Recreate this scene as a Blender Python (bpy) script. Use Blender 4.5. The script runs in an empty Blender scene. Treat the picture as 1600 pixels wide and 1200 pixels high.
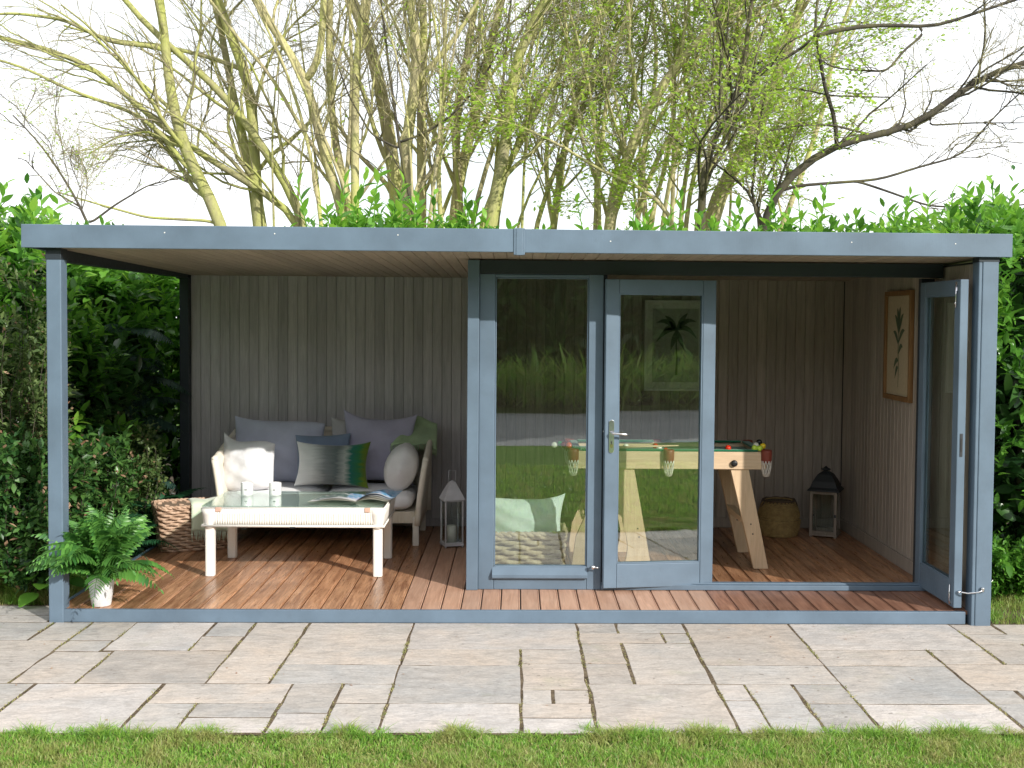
import bpy, math, random
import numpy as np
from mathutils import Vector, Matrix

random.seed(7)
RNG = np.random.default_rng(7)
scene = bpy.context.scene
COL = scene.collection

# ------------------------------------------------------------------ camera
CF, CYAW, CPITCH, CROLL, CCX, CCY = 1835.88, 0.022247, 0.039593, 0.008372, 847.44, 573.60
CAM = np.array([0.0, -7.0, 1.82])
cam_d = bpy.data.cameras.new('camera')
cam_d.sensor_fit = 'HORIZONTAL'
cam_d.sensor_width = 36
cam_d.lens = CF / 1600 * 36
cam_d.shift_x = (800 - CCX) / 1600
cam_d.shift_y = (CCY - 600) / 1600
cam_d.clip_end = 1500
cam = bpy.data.objects.new('camera', cam_d)
cam.matrix_world = (Matrix.Translation(CAM) @ Matrix.Rotation(-CYAW, 4, 'Z')
                    @ Matrix.Rotation(math.pi / 2 - CPITCH, 4, 'X') @ Matrix.Rotation(CROLL, 4, 'Z'))
COL.objects.link(cam)
scene.camera = cam

def ray(px, py):
    a, b = px - CCX, py - CCY
    c, s = math.cos(CROLL), math.sin(CROLL)
    u = c * a + s * b; v = -s * a + c * b
    d = (u, CF, -v)
    c, s = math.cos(CPITCH), math.sin(CPITCH)
    y = c * d[1] + s * d[2]; z = -s * d[1] + c * d[2]
    c, s = math.cos(CYAW), math.sin(CYAW)
    return np.array([c * d[0] + s * y, -s * d[0] + c * y, z])

def at(px, py, Y):
    """the point of the plane y = Y that the photograph shows at this pixel"""
    d = ray(px, py); t = (Y + 7.0) / d[1]
    return CAM + d * t

# ------------------------------------------------------------------ light
SUNV = Vector((0.883, -1.0, 0.65)).normalized()
SUN_EL = math.asin(SUNV.z)
SUN_ROT = math.atan2(SUNV.x, SUNV.y)
world = bpy.data.worlds.new('World')
scene.world = world
world.use_nodes = True
wn = world.node_tree; wn.nodes.clear()
out = wn.nodes.new('ShaderNodeOutputWorld')
sky = wn.nodes.new('ShaderNodeTexSky')
sky.sky_type = 'NISHITA'; sky.sun_disc = False
sky.sun_elevation = SUN_EL; sky.sun_rotation = SUN_ROT
bg = wn.nodes.new('ShaderNodeBackground'); bg.inputs[1].default_value = 0.12
wn.links.new(sky.outputs[0], bg.inputs[0])
cl = wn.nodes.new('ShaderNodeBackground'); cl.inputs[0].default_value = (0.955, 0.975, 1.0, 1); cl.inputs[1].default_value = 1.12
tcw = wn.nodes.new('ShaderNodeTexCoord')
mpw = wn.nodes.new('ShaderNodeMapping'); mpw.inputs['Scale'].default_value = (1, 1, 2.2)
nzw = wn.nodes.new('ShaderNodeTexNoise'); nzw.inputs['Scale'].default_value = 2.6; nzw.inputs['Detail'].default_value = 6
rpw = wn.nodes.new('ShaderNodeValToRGB')
rpw.color_ramp.elements[0].position = 0.34; rpw.color_ramp.elements[0].color = (0.55, 0.55, 0.55, 1)
rpw.color_ramp.elements[1].position = 0.55; rpw.color_ramp.elements[1].color = (1, 1, 1, 1)
mxw = wn.nodes.new('ShaderNodeMixShader')
wn.links.new(tcw.outputs['Generated'], mpw.inputs[0]); wn.links.new(mpw.outputs[0], nzw.inputs['Vector'])
wn.links.new(nzw.outputs[0], rpw.inputs[0]); wn.links.new(rpw.outputs[0], mxw.inputs[0])
wn.links.new(bg.outputs[0], mxw.inputs[1]); wn.links.new(cl.outputs[0], mxw.inputs[2])
wn.links.new(mxw.outputs[0], out.inputs[0])

sun_d = bpy.data.lights.new('sun', 'SUN')
sun_d.energy = 3.7; sun_d.angle = math.radians(0.6); sun_d.color = (1.0, 0.955, 0.88)
sun = bpy.data.objects.new('sun', sun_d)
sun.rotation_euler = (-SUNV).to_track_quat('-Z', 'Y').to_euler()
sun.location = (8, -12, 10)
COL.objects.link(sun)

vs = scene.view_settings
vs.view_transform = 'Standard'; vs.look = 'None'; vs.gamma = 1; vs.exposure = 0.5
vs.use_curve_mapping = False
scene.cycles.max_bounces = 8
scene.cycles.transparent_max_bounces = 12

# ------------------------------------------------------------------ materials
def srgb(r, g, b):
    f = lambda c: (c / 255 / 12.92) if c / 255 <= 0.04045 else ((c / 255 + 0.055) / 1.055) ** 2.4
    return (f(r), f(g), f(b), 1)

class Mat:
    """small helper round one node material"""
    def __init__(self, name, color=(0.5, 0.5, 0.5), rough=0.6, metal=0.0, spec=0.5):
        self.m = bpy.data.materials.new(name); self.m.use_nodes = True
        self.t = self.m.node_tree; self.n = self.t.nodes
        self.b = self.n['Principled BSDF']
        self.b.inputs['Base Color'].default_value = (*color[:3], 1)
        self.b.inputs['Roughness'].default_value = rough
        self.b.inputs['Metallic'].default_value = metal
        self.b.inputs['Specular IOR Level'].default_value = spec
        self._co = None
    def link(self, a, b): self.t.links.new(a, b)
    def coord(self, scale=(1, 1, 1), kind='Object', rand=True):
        tc = self.n.new('ShaderNodeTexCoord'); mp = self.n.new('ShaderNodeMapping')
        mp.inputs['Scale'].default_value = scale
        self.link(tc.outputs[kind], mp.inputs[0])
        if rand:
            oi = self.n.new('ShaderNodeObjectInfo'); mu = self.n.new('ShaderNodeMath'); mu.operation = 'MULTIPLY'
            mu.inputs[1].default_value = 37.0
            self.link(oi.outputs['Random'], mu.inputs[0]); self.link(mu.outputs[0], mp.inputs['Location'])
        return mp.outputs[0]
    def noise(self, co, scale, detail=4, rough=0.55, dist=0.0):
        z = self.n.new('ShaderNodeTexNoise')
        z.inputs['Scale'].default_value = scale; z.inputs['Detail'].default_value = detail
        z.inputs['Roughness'].default_value = rough; z.inputs['Distortion'].default_value = dist
        self.link(co, z.inputs['Vector']); return z.outputs[0]
    def ramp(self, fac, stops):
        r = self.n.new('ShaderNodeValToRGB'); e = r.color_ramp.elements
        while len(e) < len(stops): e.new(0.5)
        for i, (p, c) in enumerate(stops):
            e[i].position = p; e[i].color = (*c[:3], 1) if len(c) >= 3 else (c[0],) * 3 + (1,)
        self.link(fac, r.inputs[0]); return r.outputs[0]
    def mix(self, fac, a, b, mode='MIX'):
        x = self.n.new('ShaderNodeMix'); x.data_type = 'RGBA'; x.blend_type = mode
        for s, v in ((x.inputs[0], fac), (x.inputs[6], a), (x.inputs[7], b)):
            if hasattr(v, 'is_output'): self.link(v, s)
            elif isinstance(v, (int, float)): s.default_value = v
            else: s.default_value = (*v[:3], 1)
        return x.outputs[2]
    def math(self, op, a, b=0.0):
        x = self.n.new('ShaderNodeMath'); x.operation = op
        for s, v in ((x.inputs[0], a), (x.inputs[1], b)):
            if hasattr(v, 'is_output'): self.link(v, s)
            else: s.default_value = v
        return x.outputs[0]
    def rand(self, island=False):
        if island:
            return self.n.new('ShaderNodeNewGeometry').outputs['Random Per Island']
        return self.n.new('ShaderNodeObjectInfo').outputs['Random']
    def color(self, s): self.link(s, self.b.inputs['Base Color']); return self
    def roughness(self, s): self.link(s, self.b.inputs['Roughness']); return self
    def bump(self, h, strength=0.3, dist=0.01):
        x = self.n.new('ShaderNodeBump'); x.inputs['Strength'].default_value = strength
        x.inputs['Distance'].default_value = dist
        self.link(h, x.inputs['Height']); self.link(x.outputs[0], self.b.inputs['Normal']); return self

M = {}
def paint(name, col, rough=0.42, var=0.12):
    m = Mat(name, col, rough)
    co = m.coord()
    n1 = m.noise(co, 3.0, 5); n2 = m.noise(co, 60.0, 3)
    c = np.array(col[:3])
    gr = m.noise(co, 11.0, 7, 0.75)
    c1 = m.ramp(n1, [(0.3, c * (1 - var)), (0.7, c * (1 + var))])
    m.color(m.mix(m.ramp(gr, [(0.56, (0,)), (0.74, (0.35,))]), c1, tuple(c * 0.62 + 0.02)))
    m.roughness(m.ramp(n2, [(0.2, (rough - .08,)), (0.8, (rough + .12,))]))
    st = m.coord((40, 40, 2.0))
    m.bump(m.noise(st, 6.0, 4), 0.12, 0.004)
    M[name] = m.m
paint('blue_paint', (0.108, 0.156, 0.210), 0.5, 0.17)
paint('dark_blue_and_shade', (0.020, 0.029, 0.038), 0.5)  # navy members; on the header beam the colour also holds eave shade
paint('white_paint', (0.78, 0.75, 0.70), 0.5, 0.05)
paint('cream_loom', (0.74, 0.68, 0.58), 0.6, 0.07)
paint('lantern_white', (0.55, 0.55, 0.58), 0.6, 0.3)
paint('bronze_metal', (0.025, 0.028, 0.033), 0.55, 0.2)
paint('black_plastic', (0.012, 0.012, 0.014), 0.35, 0.1)
paint('roof_felt', (0.08, 0.09, 0.10), 0.9, 0.2)

def wood(name, lo, hi, axis='z', rough=0.55, gscale=9.0, rnd=0.22, dirt=None, bump=0.25):
    m = Mat(name, lo, rough)
    sc = {'z': (14, 14, 0.9), 'y': (14, 0.9, 14), 'x': (0.9, 14, 14)}[axis]
    co = m.coord(sc)
    g = m.noise(co, 3.0, 6, 0.62, 0.9); fine = m.noise(co, gscale, 4, 0.7)
    base = m.ramp(g, [(0.3, lo), (0.52, [(a + b) / 2 for a, b in zip(lo, hi)]), (0.72, hi)])
    v = m.ramp(m.rand(), [(0.0, (1 - rnd,)), (1.0, (1 + rnd * .7,))])
    c = m.mix(1.0, base, v, 'MULTIPLY')
    c = m.mix(0.35, c, m.ramp(fine, [(0.3, (0.55,)), (0.7, (1.0,))]), 'MULTIPLY')
    if dirt:
        b2 = m.noise(m.coord((1, 1, 1), rand=True), 2.2, 5, 0.6)
        c = m.mix(m.ramp(b2, [(0.45, (0,)), (0.75, (dirt[3],))]), c, dirt[:3])
    m.color(c)
    m.roughness(m.ramp(fine, [(0.2, (max(rough - .15, .08),)), (0.9, (min(rough + .2, 1),))]))
    m.bump(fine, bump, 0.002)
    M[name] = m.m
wood('cladding', (0.43, 0.415, 0.43), (0.60, 0.575, 0.59), 'z', 0.62, rnd=0.16)
wood('cladding_inner', (0.34, 0.29, 0.245), (0.50, 0.43, 0.37), 'z', 0.65, rnd=0.16)
wood('ceiling_wood', (0.33, 0.27, 0.21), (0.47, 0.39, 0.31), 'y', 0.6, rnd=0.12)
wood('deck_oiled', (0.22, 0.085, 0.036), (0.72, 0.40, 0.22), 'y', 0.33, rnd=0.36, dirt=(0.14, 0.055, 0.025, 0.6))
wood('deck_pale', (0.38, 0.21, 0.135), (0.58, 0.35, 0.24), 'y', 0.55, rnd=0.13, dirt=(0.50, 0.36, 0.28, 0.35))
wood('deck_red', (0.16, 0.072, 0.045), (0.36, 0.185, 0.12), 'y', 0.45, rnd=0.28, dirt=(0.36, 0.22, 0.16, 0.4))
wood('pine', (0.62, 0.44, 0.28), (0.74, 0.56, 0.38), 'x', 0.5, rnd=0.05)
wood('pine_leg', (0.60, 0.42, 0.26), (0.72, 0.54, 0.36), 'z', 0.5, rnd=0.05)
wood('oak_frame', (0.20, 0.10, 0.035), (0.34, 0.18, 0.07), 'z', 0.5, rnd=0.1)
wood('washed_wood', (0.26, 0.21, 0.17), (0.42, 0.35, 0.29), 'z', 0.7, rnd=0.15)

def fabric(name, col, rough=0.9, weave=260, var=0.08, sheen=0.3):
    m = Mat(name, col, rough, spec=0.2)
    c = np.array(col[:3]); co = m.coord()
    m.color(m.ramp(m.noise(co, 7, 5), [(0.3, c * (1 - var)), (0.7, c * (1 + var))]))
    w = m.n.new('ShaderNodeTexWave'); w.inputs['Scale'].default_value = weave / 6; w.bands_direction = 'X'
    m.link(co, w.inputs[0])
    w2 = m.n.new('ShaderNodeTexWave'); w2.inputs['Scale'].default_value = weave / 6; w2.bands_direction = 'Z'
    m.link(co, w2.inputs[0])
    h = m.math('ADD', m.math('MULTIPLY', m.math('ADD', w.outputs[1], w2.outputs[1]), 0.10), m.noise(co, 9, 4))
    m.bump(h, 0.5, 0.012)
    m.b.inputs['Sheen Weight'].default_value = sheen
    M[name] = m.m
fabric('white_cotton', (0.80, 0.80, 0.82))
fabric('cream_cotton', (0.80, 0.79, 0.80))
fabric('grey_linen', (0.50, 0.53, 0.66))
fabric('mauve_linen', (0.38, 0.37, 0.49))
fabric('blue_velvet', (0.19, 0.25, 0.36))
fabric('pale_grey_cotton', (0.50, 0.49, 0.50))
fabric('mint_cotton', (0.79, 0.83, 0.83))
fabric('green_wool', (0.34, 0.46, 0.27), var=0.2)
fabric('pale_green_wool', (0.60, 0.68, 0.53), var=0.1)
fabric('green_felt', (0.012, 0.16, 0.075), weave=900)

def ombre():
    m = Mat('ombre_velvet', (0.5,) * 3, 0.7, spec=0.2)
    tc = m.n.new('ShaderNodeTexCoord'); sp = m.n.new('ShaderNodeSeparateXYZ'); m.link(tc.outputs['Object'], sp.inputs[0])
    co = m.coord((1, 1, 9), rand=False)
    x = m.math('ADD', sp.outputs[0], m.math('MULTIPLY', m.math('SUBTRACT', m.noise(co, 6, 4), 0.5), 0.10))
    fac = m.math('ADD', m.math('MULTIPLY', x, 1.0 / 0.58), 0.5)
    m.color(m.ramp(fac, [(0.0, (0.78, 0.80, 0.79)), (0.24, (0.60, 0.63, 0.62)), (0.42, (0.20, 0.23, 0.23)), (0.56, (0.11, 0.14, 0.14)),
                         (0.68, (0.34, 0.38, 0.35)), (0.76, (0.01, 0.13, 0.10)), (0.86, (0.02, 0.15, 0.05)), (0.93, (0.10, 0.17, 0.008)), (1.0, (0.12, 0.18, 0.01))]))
    m.bump(m.noise(m.coord((1, 1, 1)), 8, 4), 0.4, 0.01)
    m.b.inputs['Sheen Weight'].default_value = 0.5
    M['ombre_velvet'] = m.m
ombre()

def wicker(name, a, b):
    m = Mat(name, a, 0.75)
    co = m.coord((1, 1, 1))
    n = m.noise(co, 30, 4); f = m.noise(co, 220, 3)
    m.color(m.mix(0.4, m.ramp(n, [(0.3, a), (0.7, b)]), m.ramp(f, [(0.3, (0.45,)), (0.7, (1.0,))]), 'MULTIPLY'))
    m.bump(f, 0.5, 0.003); M[name] = m.m
wicker('wicker_brown', (0.38, 0.235, 0.15), (0.66, 0.47, 0.34))
wicker('wicker_straw', (0.42, 0.30, 0.18), (0.70, 0.55, 0.38))
wicker('wicker_tan', (0.38, 0.26, 0.10), (0.60, 0.43, 0.18))
wicker('basket_liner', (0.10, 0.07, 0.045), (0.16, 0.11, 0.07))

def simple(name, col, rough=0.5, metal=0.0, spec=0.5, emit=None):
    m = Mat(name, col, rough, metal, spec); co = m.coord(); c = np.array(col[:3])
    m.color(m.ramp(m.noise(co, 40, 3), [(0.3, c * 0.93), (0.7, np.minimum(c * 1.07, 1))])); M[name] = m.m; return m
simple('chrome', (0.78, 0.78, 0.80), 0.16, 1.0)
simple('brass', (0.62, 0.55, 0.30), 0.25, 1.0)
simple('leather', (0.20, 0.035, 0.02), 0.5)
simple('net_cord', (0.70, 0.66, 0.60), 0.8)
simple('paper', (0.70, 0.68, 0.60), 0.85)
simple('paper_cream', (0.52, 0.42, 0.28), 0.85)
simple('ink_green', (0.10, 0.13, 0.075), 0.85)
simple('paper_grey', (0.42, 0.43, 0.36), 0.85)
simple('candle_wax', (0.80, 0.77, 0.72), 0.5)
simple('amber_wax', (0.30, 0.17, 0.12), 0.5)
simple('ceramic', (0.82, 0.82, 0.81), 0.25)
simple('rubber', (0.02, 0.02, 0.02), 0.7)
simple('copper_clip', (0.55, 0.36, 0.28), 0.5)
for nm, c in dict(ball_red=(0.55, 0.03, 0.01), ball_white=(0.80, 0.78, 0.66), ball_yellow=(0.80, 0.55, 0.02), ball_black=(0.01, 0.01, 0.01),
                  ball_green=(0.02, 0.28, 0.10), ball_orange=(0.75, 0.12, 0.02), ball_maroon=(0.16, 0.01, 0.01), ball_lime=(0.55, 0.75, 0.08)).items():
    simple(nm, c, 0.12)
m = Mat('pot_white', (0.72, 0.72, 0.73), 0.6)
m.color(m.ramp(m.noise(m.coord(), 14, 5), [(0.35, (0.60, 0.60, 0.62)), (0.65, (0.80, 0.80, 0.80))])); M['pot_white'] = m.m

def glass(name, base=0.10, tint=(0.93, 0.97, 0.95), k=1.0):
    m = bpy.data.materials.new(name); m.use_nodes = True; t = m.node_tree; t.nodes.clear()
    o = t.nodes.new('ShaderNodeOutputMaterial'); mx = t.nodes.new('ShaderNodeMixShader')
    tr = t.nodes.new('ShaderNodeBsdfTransparent'); tr.inputs[0].default_value = (*tint, 1)
    gl = t.nodes.new('ShaderNodeBsdfGlossy'); gl.inputs['Roughness'].default_value = 0.0
    gl.inputs['Color'].default_value = (0.95, 0.98, 0.97, 1)
    lw = t.nodes.new('ShaderNodeLayerWeight'); lw.inputs[0].default_value = 0.5
    fr = t.nodes.new('ShaderNodeMath'); fr.operation = 'POWER'; fr.inputs[1].default_value = 4.0
    t.links.new(lw.outputs['Facing'], fr.inputs[0])
    a = t.nodes.new('ShaderNodeMath'); a.operation = 'MULTIPLY_ADD'; a.use_clamp = True
    a.inputs[1].default_value = k; a.inputs[2].default_value = base
    nz = t.nodes.new('ShaderNodeTexNoise'); nz.inputs['Scale'].default_value = 2.0
    bp = t.nodes.new('ShaderNodeBump'); bp.inputs['Strength'].default_value = 0.02; bp.inputs['Distance'].default_value = 0.02
    t.links.new(nz.outputs[0], bp.inputs['Height']); t.links.new(bp.outputs[0], gl.inputs['Normal'])
    t.links.new(fr.outputs[0], a.inputs[0]); t.links.new(a.outputs[0], mx.inputs[0])
    t.links.new(tr.outputs[0], mx.inputs[1]); t.links.new(gl.outputs[0], mx.inputs[2]); t.links.new(mx.outputs[0], o.inputs[0])
    M[name] = m
glass('coated_glass', 0.165, (0.89, 0.94, 0.91), 1.0)
glass('plain_glass', 0.02, (0.93, 0.96, 0.95), 1.0)
glass('table_glass', 0.05, (0.86, 0.93, 0.91), 0.75)

def leafmat(name, lo, hi, rough=0.35, trans=0.35, tcol=None, spec=0.5, patch=None):
    m = bpy.data.materials.new(name); m.use_nodes = True; t = m.node_tree
    b = t.nodes['Principled BSDF']; o = t.nodes['Material Output']
    g = t.nodes.new('ShaderNodeNewGeometry'); r = t.nodes.new('ShaderNodeValToRGB')
    r.color_ramp.elements[0].color = (*lo, 1); r.color_ramp.elements[1].color = (*hi, 1)
    oi = t.nodes.new('ShaderNodeObjectInfo')
    ad = t.nodes.new('ShaderNodeMath'); ad.operation = 'ADD'; fr_ = t.nodes.new('ShaderNodeMath'); fr_.operation = 'FRACT'
    t.links.new(g.outputs['Random Per Island'], ad.inputs[0]); t.links.new(oi.outputs['Random'], ad.inputs[1])
    t.links.new(ad.outputs[0], fr_.inputs[0]); t.links.new(fr_.outputs[0], r.inputs[0])
    t.links.new(r.outputs[0], b.inputs['Base Color'])
    b.inputs['Roughness'].default_value = rough; b.inputs['Specular IOR Level'].default_value = spec
    tl = t.nodes.new('ShaderNodeBsdfTranslucent'); mx = t.nodes.new('ShaderNodeMixShader'); mx.inputs[0].default_value = trans
    if patch is not None:
        tc = t.nodes.new('ShaderNodeTexCoord'); pn = t.nodes.new('ShaderNodeTexNoise'); pn.inputs['Scale'].default_value = 4.5; pn.inputs['Detail'].default_value = 5; pn.inputs['Roughness'].default_value = 0.7
        pr_ = t.nodes.new('ShaderNodeValToRGB'); pr_.color_ramp.elements[0].position = 0.46; pr_.color_ramp.elements[0].color = (0, 0, 0, 1)
        pr_.color_ramp.elements[1].position = 0.62; pr_.color_ramp.elements[1].color = (.8, .8, .8, 1)
        px_ = t.nodes.new('ShaderNodeMix'); px_.data_type = 'RGBA'; px_.inputs[7].default_value = (*patch, 1)
        t.links.new(tc.outputs['Object'], pn.inputs[0]); t.links.new(pn.outputs[0], pr_.inputs[0]); t.links.new(pr_.outputs[0], px_.inputs[0])
        t.links.new(r.outputs[0], px_.inputs[6]); r = px_
        t.links.new(px_.outputs[2], b.inputs['Base Color'])
    rc = r.outputs[2] if patch is not None else r.outputs[0]
    hs = t.nodes.new('ShaderNodeHueSaturation'); hs.inputs['Value'].default_value = 1.5; hs.inputs['Hue'].default_value = 0.49
    t.links.new(rc, hs.inputs['Color']); t.links.new(hs.outputs[0], tl.inputs[0])
    t.links.new(b.outputs[0], mx.inputs[1]); t.links.new(tl.outputs[0], mx.inputs[2]); t.links.new(mx.outputs[0], o.inputs[0])
    M[name] = m
leafmat('laurel_leaf', (0.04, 0.14, 0.02), (0.17, 0.40, 0.055), 0.25, 0.42)
leafmat('laurel_young', (0.12, 0.32, 0.03), (0.28, 0.52, 0.07), 0.3, 0.5)
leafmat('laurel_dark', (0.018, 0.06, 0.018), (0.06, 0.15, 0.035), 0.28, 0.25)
leafmat('shrub_leaf', (0.05, 0.10, 0.03), (0.17, 0.24, 0.08), 0.4)
leafmat('shrub_green', (0.018, 0.07, 0.02), (0.10, 0.22, 0.05), 0.35, 0.3)
leafmat('shrub_tip', (0.30, 0.16, 0.10), (0.50, 0.34, 0.22), 0.4)
leafmat('conifer_leaf', (0.012, 0.04, 0.03), (0.045, 0.10, 0.075), 0.5, 0.1)
leafmat('fern_leaf', (0.015, 0.08, 0.035), (0.045, 0.17, 0.07), 0.4, 0.25)
leafmat('pot_fern_leaf', (0.035, 0.13, 0.03), (0.15, 0.36, 0.07), 0.4, 0.3)
leafmat('spring_leaf', (0.24, 0.42, 0.04), (0.46, 0.62, 0.10), 0.5, 0.5)
leafmat('grass_blade', (0.09, 0.24, 0.03), (0.30, 0.50, 0.08), 0.5, 0.4, patch=(0.36, 0.34, 0.13))
leafmat('dry_grass_blade', (0.16, 0.20, 0.05), (0.42, 0.36, 0.16), 0.5, 0.3)
leafmat('far_leaf', (0.012, 0.035, 0.012), (0.06, 0.12, 0.03), 0.4, 0.2)

def bark(name, lo, mid, hi):
    m = Mat(name, lo, 0.85, spec=0.2); co = m.coord((1, 1, 0.35), rand=True)
    n = m.noise(co, 3.5, 6, 0.65); f = m.noise(co, 40, 4, 0.7)
    c = m.ramp(n, [(0.32, lo), (0.5, mid), (0.68, hi)])
    m.color(m.mix(0.5, c, m.ramp(f, [(0.3, (0.5,)), (0.7, (1.0,))]), 'MULTIPLY')); m.bump(f, 0.6, 0.01); M[name] = m.m
bark('bark_mossy', (0.34, 0.30, 0.20), (0.43, 0.43, 0.17), (0.49, 0.53, 0.14))
bark('bark_tan', (0.42, 0.36, 0.24), (0.56, 0.51, 0.27), (0.55, 0.58, 0.17))
bark('bark_dark', (0.04, 0.034, 0.03), (0.09, 0.08, 0.06), (0.16, 0.15, 0.06))
bark('twig_grey', (0.26, 0.22, 0.17), (0.38, 0.34, 0.22), (0.46, 0.44, 0.19))

def stone(name, tint):
    m = Mat(name, (0.4,) * 3, 0.8, spec=0.3)
    co = m.coord((1, 1, 1), rand=True)
    big = m.noise(co, 1.7, 6, 0.6, 0.6); med = m.noise(co, 9, 6, 0.65, 0.8); fin = m.noise(co, 70, 4, 0.7)
    t = np.array(tint)
    c = m.ramp(big, [(0.28, t * np.array([.80, .84, .88])), (0.48, t), (0.68, t * np.array([1.12, 1.05, 0.98]))])
    c = m.mix(m.ramp(med, [(0.50, (0,)), (0.66, (0.42,))]), c, tuple(t * 0.62))
    c = m.mix(m.ramp(med, [(0.30, (0.5,)), (0.42, (0,))]), c, tuple(np.minimum(t * 1.28, .8)))
    c = m.mix(0.6, c, m.ramp(fin, [(0.3, (0.66,)), (0.6, (1.0,))]), 'MULTIPLY')
    lay = m.noise(m.coord((1.0, 3.2, 1), rand=True), 6.5, 7, 0.7, 1.2)
    c = m.mix(m.ramp(lay, [(0.40, (0.45,)), (0.50, (0,))]), c, tuple(t * np.array([.66, .64, .62])))
    pit = m.noise(co, 26, 2, 0.4)
    c = m.mix(m.ramp(pit, [(0.73, (0,)), (0.77, (0.6,))]), c, (0.12, 0.10, 0.08))
    lich = m.noise(co, 3.1, 5, 0.7)
    c = m.mix(m.ramp(lich, [(0.60, (0,)), (0.72, (0.30,))]), c, (0.30, 0.31, 0.20))
    v = m.ramp(m.rand(), [(0.0, (0.90,)), (1.0, (1.07,))])
    m.color(m.mix(1.0, c, v, 'MULTIPLY'))
    rv = m.noise(m.coord((1, 2.2, 1)), 5, 7, 0.62, 1.4)
    m.bump(m.math('ADD', rv, m.math('MULTIPLY', fin, 0.15)), 0.55, 0.018)
    M[name] = m.m
stone('stone_buff', (0.49, 0.44, 0.395))
stone('stone_grey', (0.45, 0.425, 0.40))
stone('stone_pale', (0.54, 0.50, 0.47))

m = Mat('soil', (0.1, 0.07, 0.04), 0.95, spec=0.1); co = m.coord(rand=False)
m.color(m.ramp(m.noise(co, 9, 7, 0.7), [(0.3, (0.045, 0.033, 0.022)), (0.5, (0.13, 0.098, 0.066)), (0.62, (0.19, 0.15, 0.10)), (0.75, (0.12, 0.15, 0.04))]))
m.bump(m.noise(co, 60, 5), 0.8, 0.02); M['soil'] = m.m
m = Mat('lawn_soil', (0.1, 0.2, 0.04), 0.95, spec=0.1); co = m.coord(rand=False)
c = m.ramp(m.noise(co, 1.1, 6, 0.65), [(0.3, (0.10, 0.19, 0.03)), (0.5, (0.14, 0.27, 0.045)), (0.7, (0.20, 0.30, 0.07))])
m.color(m.mix(m.ramp(m.noise(co, 45, 5, 0.8), [(0.35, (0.75,)), (0.6, (0.0,))]), c, (0.06, 0.10, 0.02)))
m.bump(m.noise(co, 90, 4), 1.0, 0.03); M['lawn_soil'] = m.m
m = Mat('tarmac', (0.2, 0.2, 0.22), 0.8); co = m.coord(rand=False)
m.color(m.ramp(m.noise(co, 0.7, 7, 0.7), [(0.3, (0.17, 0.175, 0.19)), (0.7, (0.30, 0.295, 0.31))]))
m.bump(m.noise(co, 120, 3), 0.5, 0.01); M['tarmac'] = m.m

def magazine_print():
    m = Mat('printed_page', (0.7,) * 3, 0.3)
    tc = m.n.new('ShaderNodeTexCoord'); sp = m.n.new('ShaderNodeSeparateXYZ'); m.link(tc.outputs['Object'], sp.inputs[0])
    co = m.coord((1, 1, 1), rand=False)
    pic = m.ramp(m.noise(co, 26, 5, 0.7), [(0.38, (0.04, 0.10, 0.09)), (0.5, (0.12, 0.22, 0.20)), (0.6, (0.75, 0.76, 0.76))])
    pic2 = m.ramp(m.noise(co, 22, 3, 0.6, 1.5), [(0.36, (0.03, 0.18, 0.42)), (0.5, (0.25, 0.55, 0.75)), (0.58, (0.45, 0.40, 0.62)), (0.68, (0.80, 0.80, 0.84))])
    side = m.ramp(m.math('ADD', m.math('MULTIPLY', sp.outputs[0], 3.0), 0.5), [(0.48, (0,)), (0.52, (1,))])
    c = m.mix(side, pic, pic2)
    edge = m.ramp(m.math('ADD', sp.outputs[1], 0.5), [(0.40, (1,)), (0.42, (0,))])
    m.color(m.mix(edge, c, (0.78, 0.78, 0.78))); M['printed_page'] = m.m
magazine_print()

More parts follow.
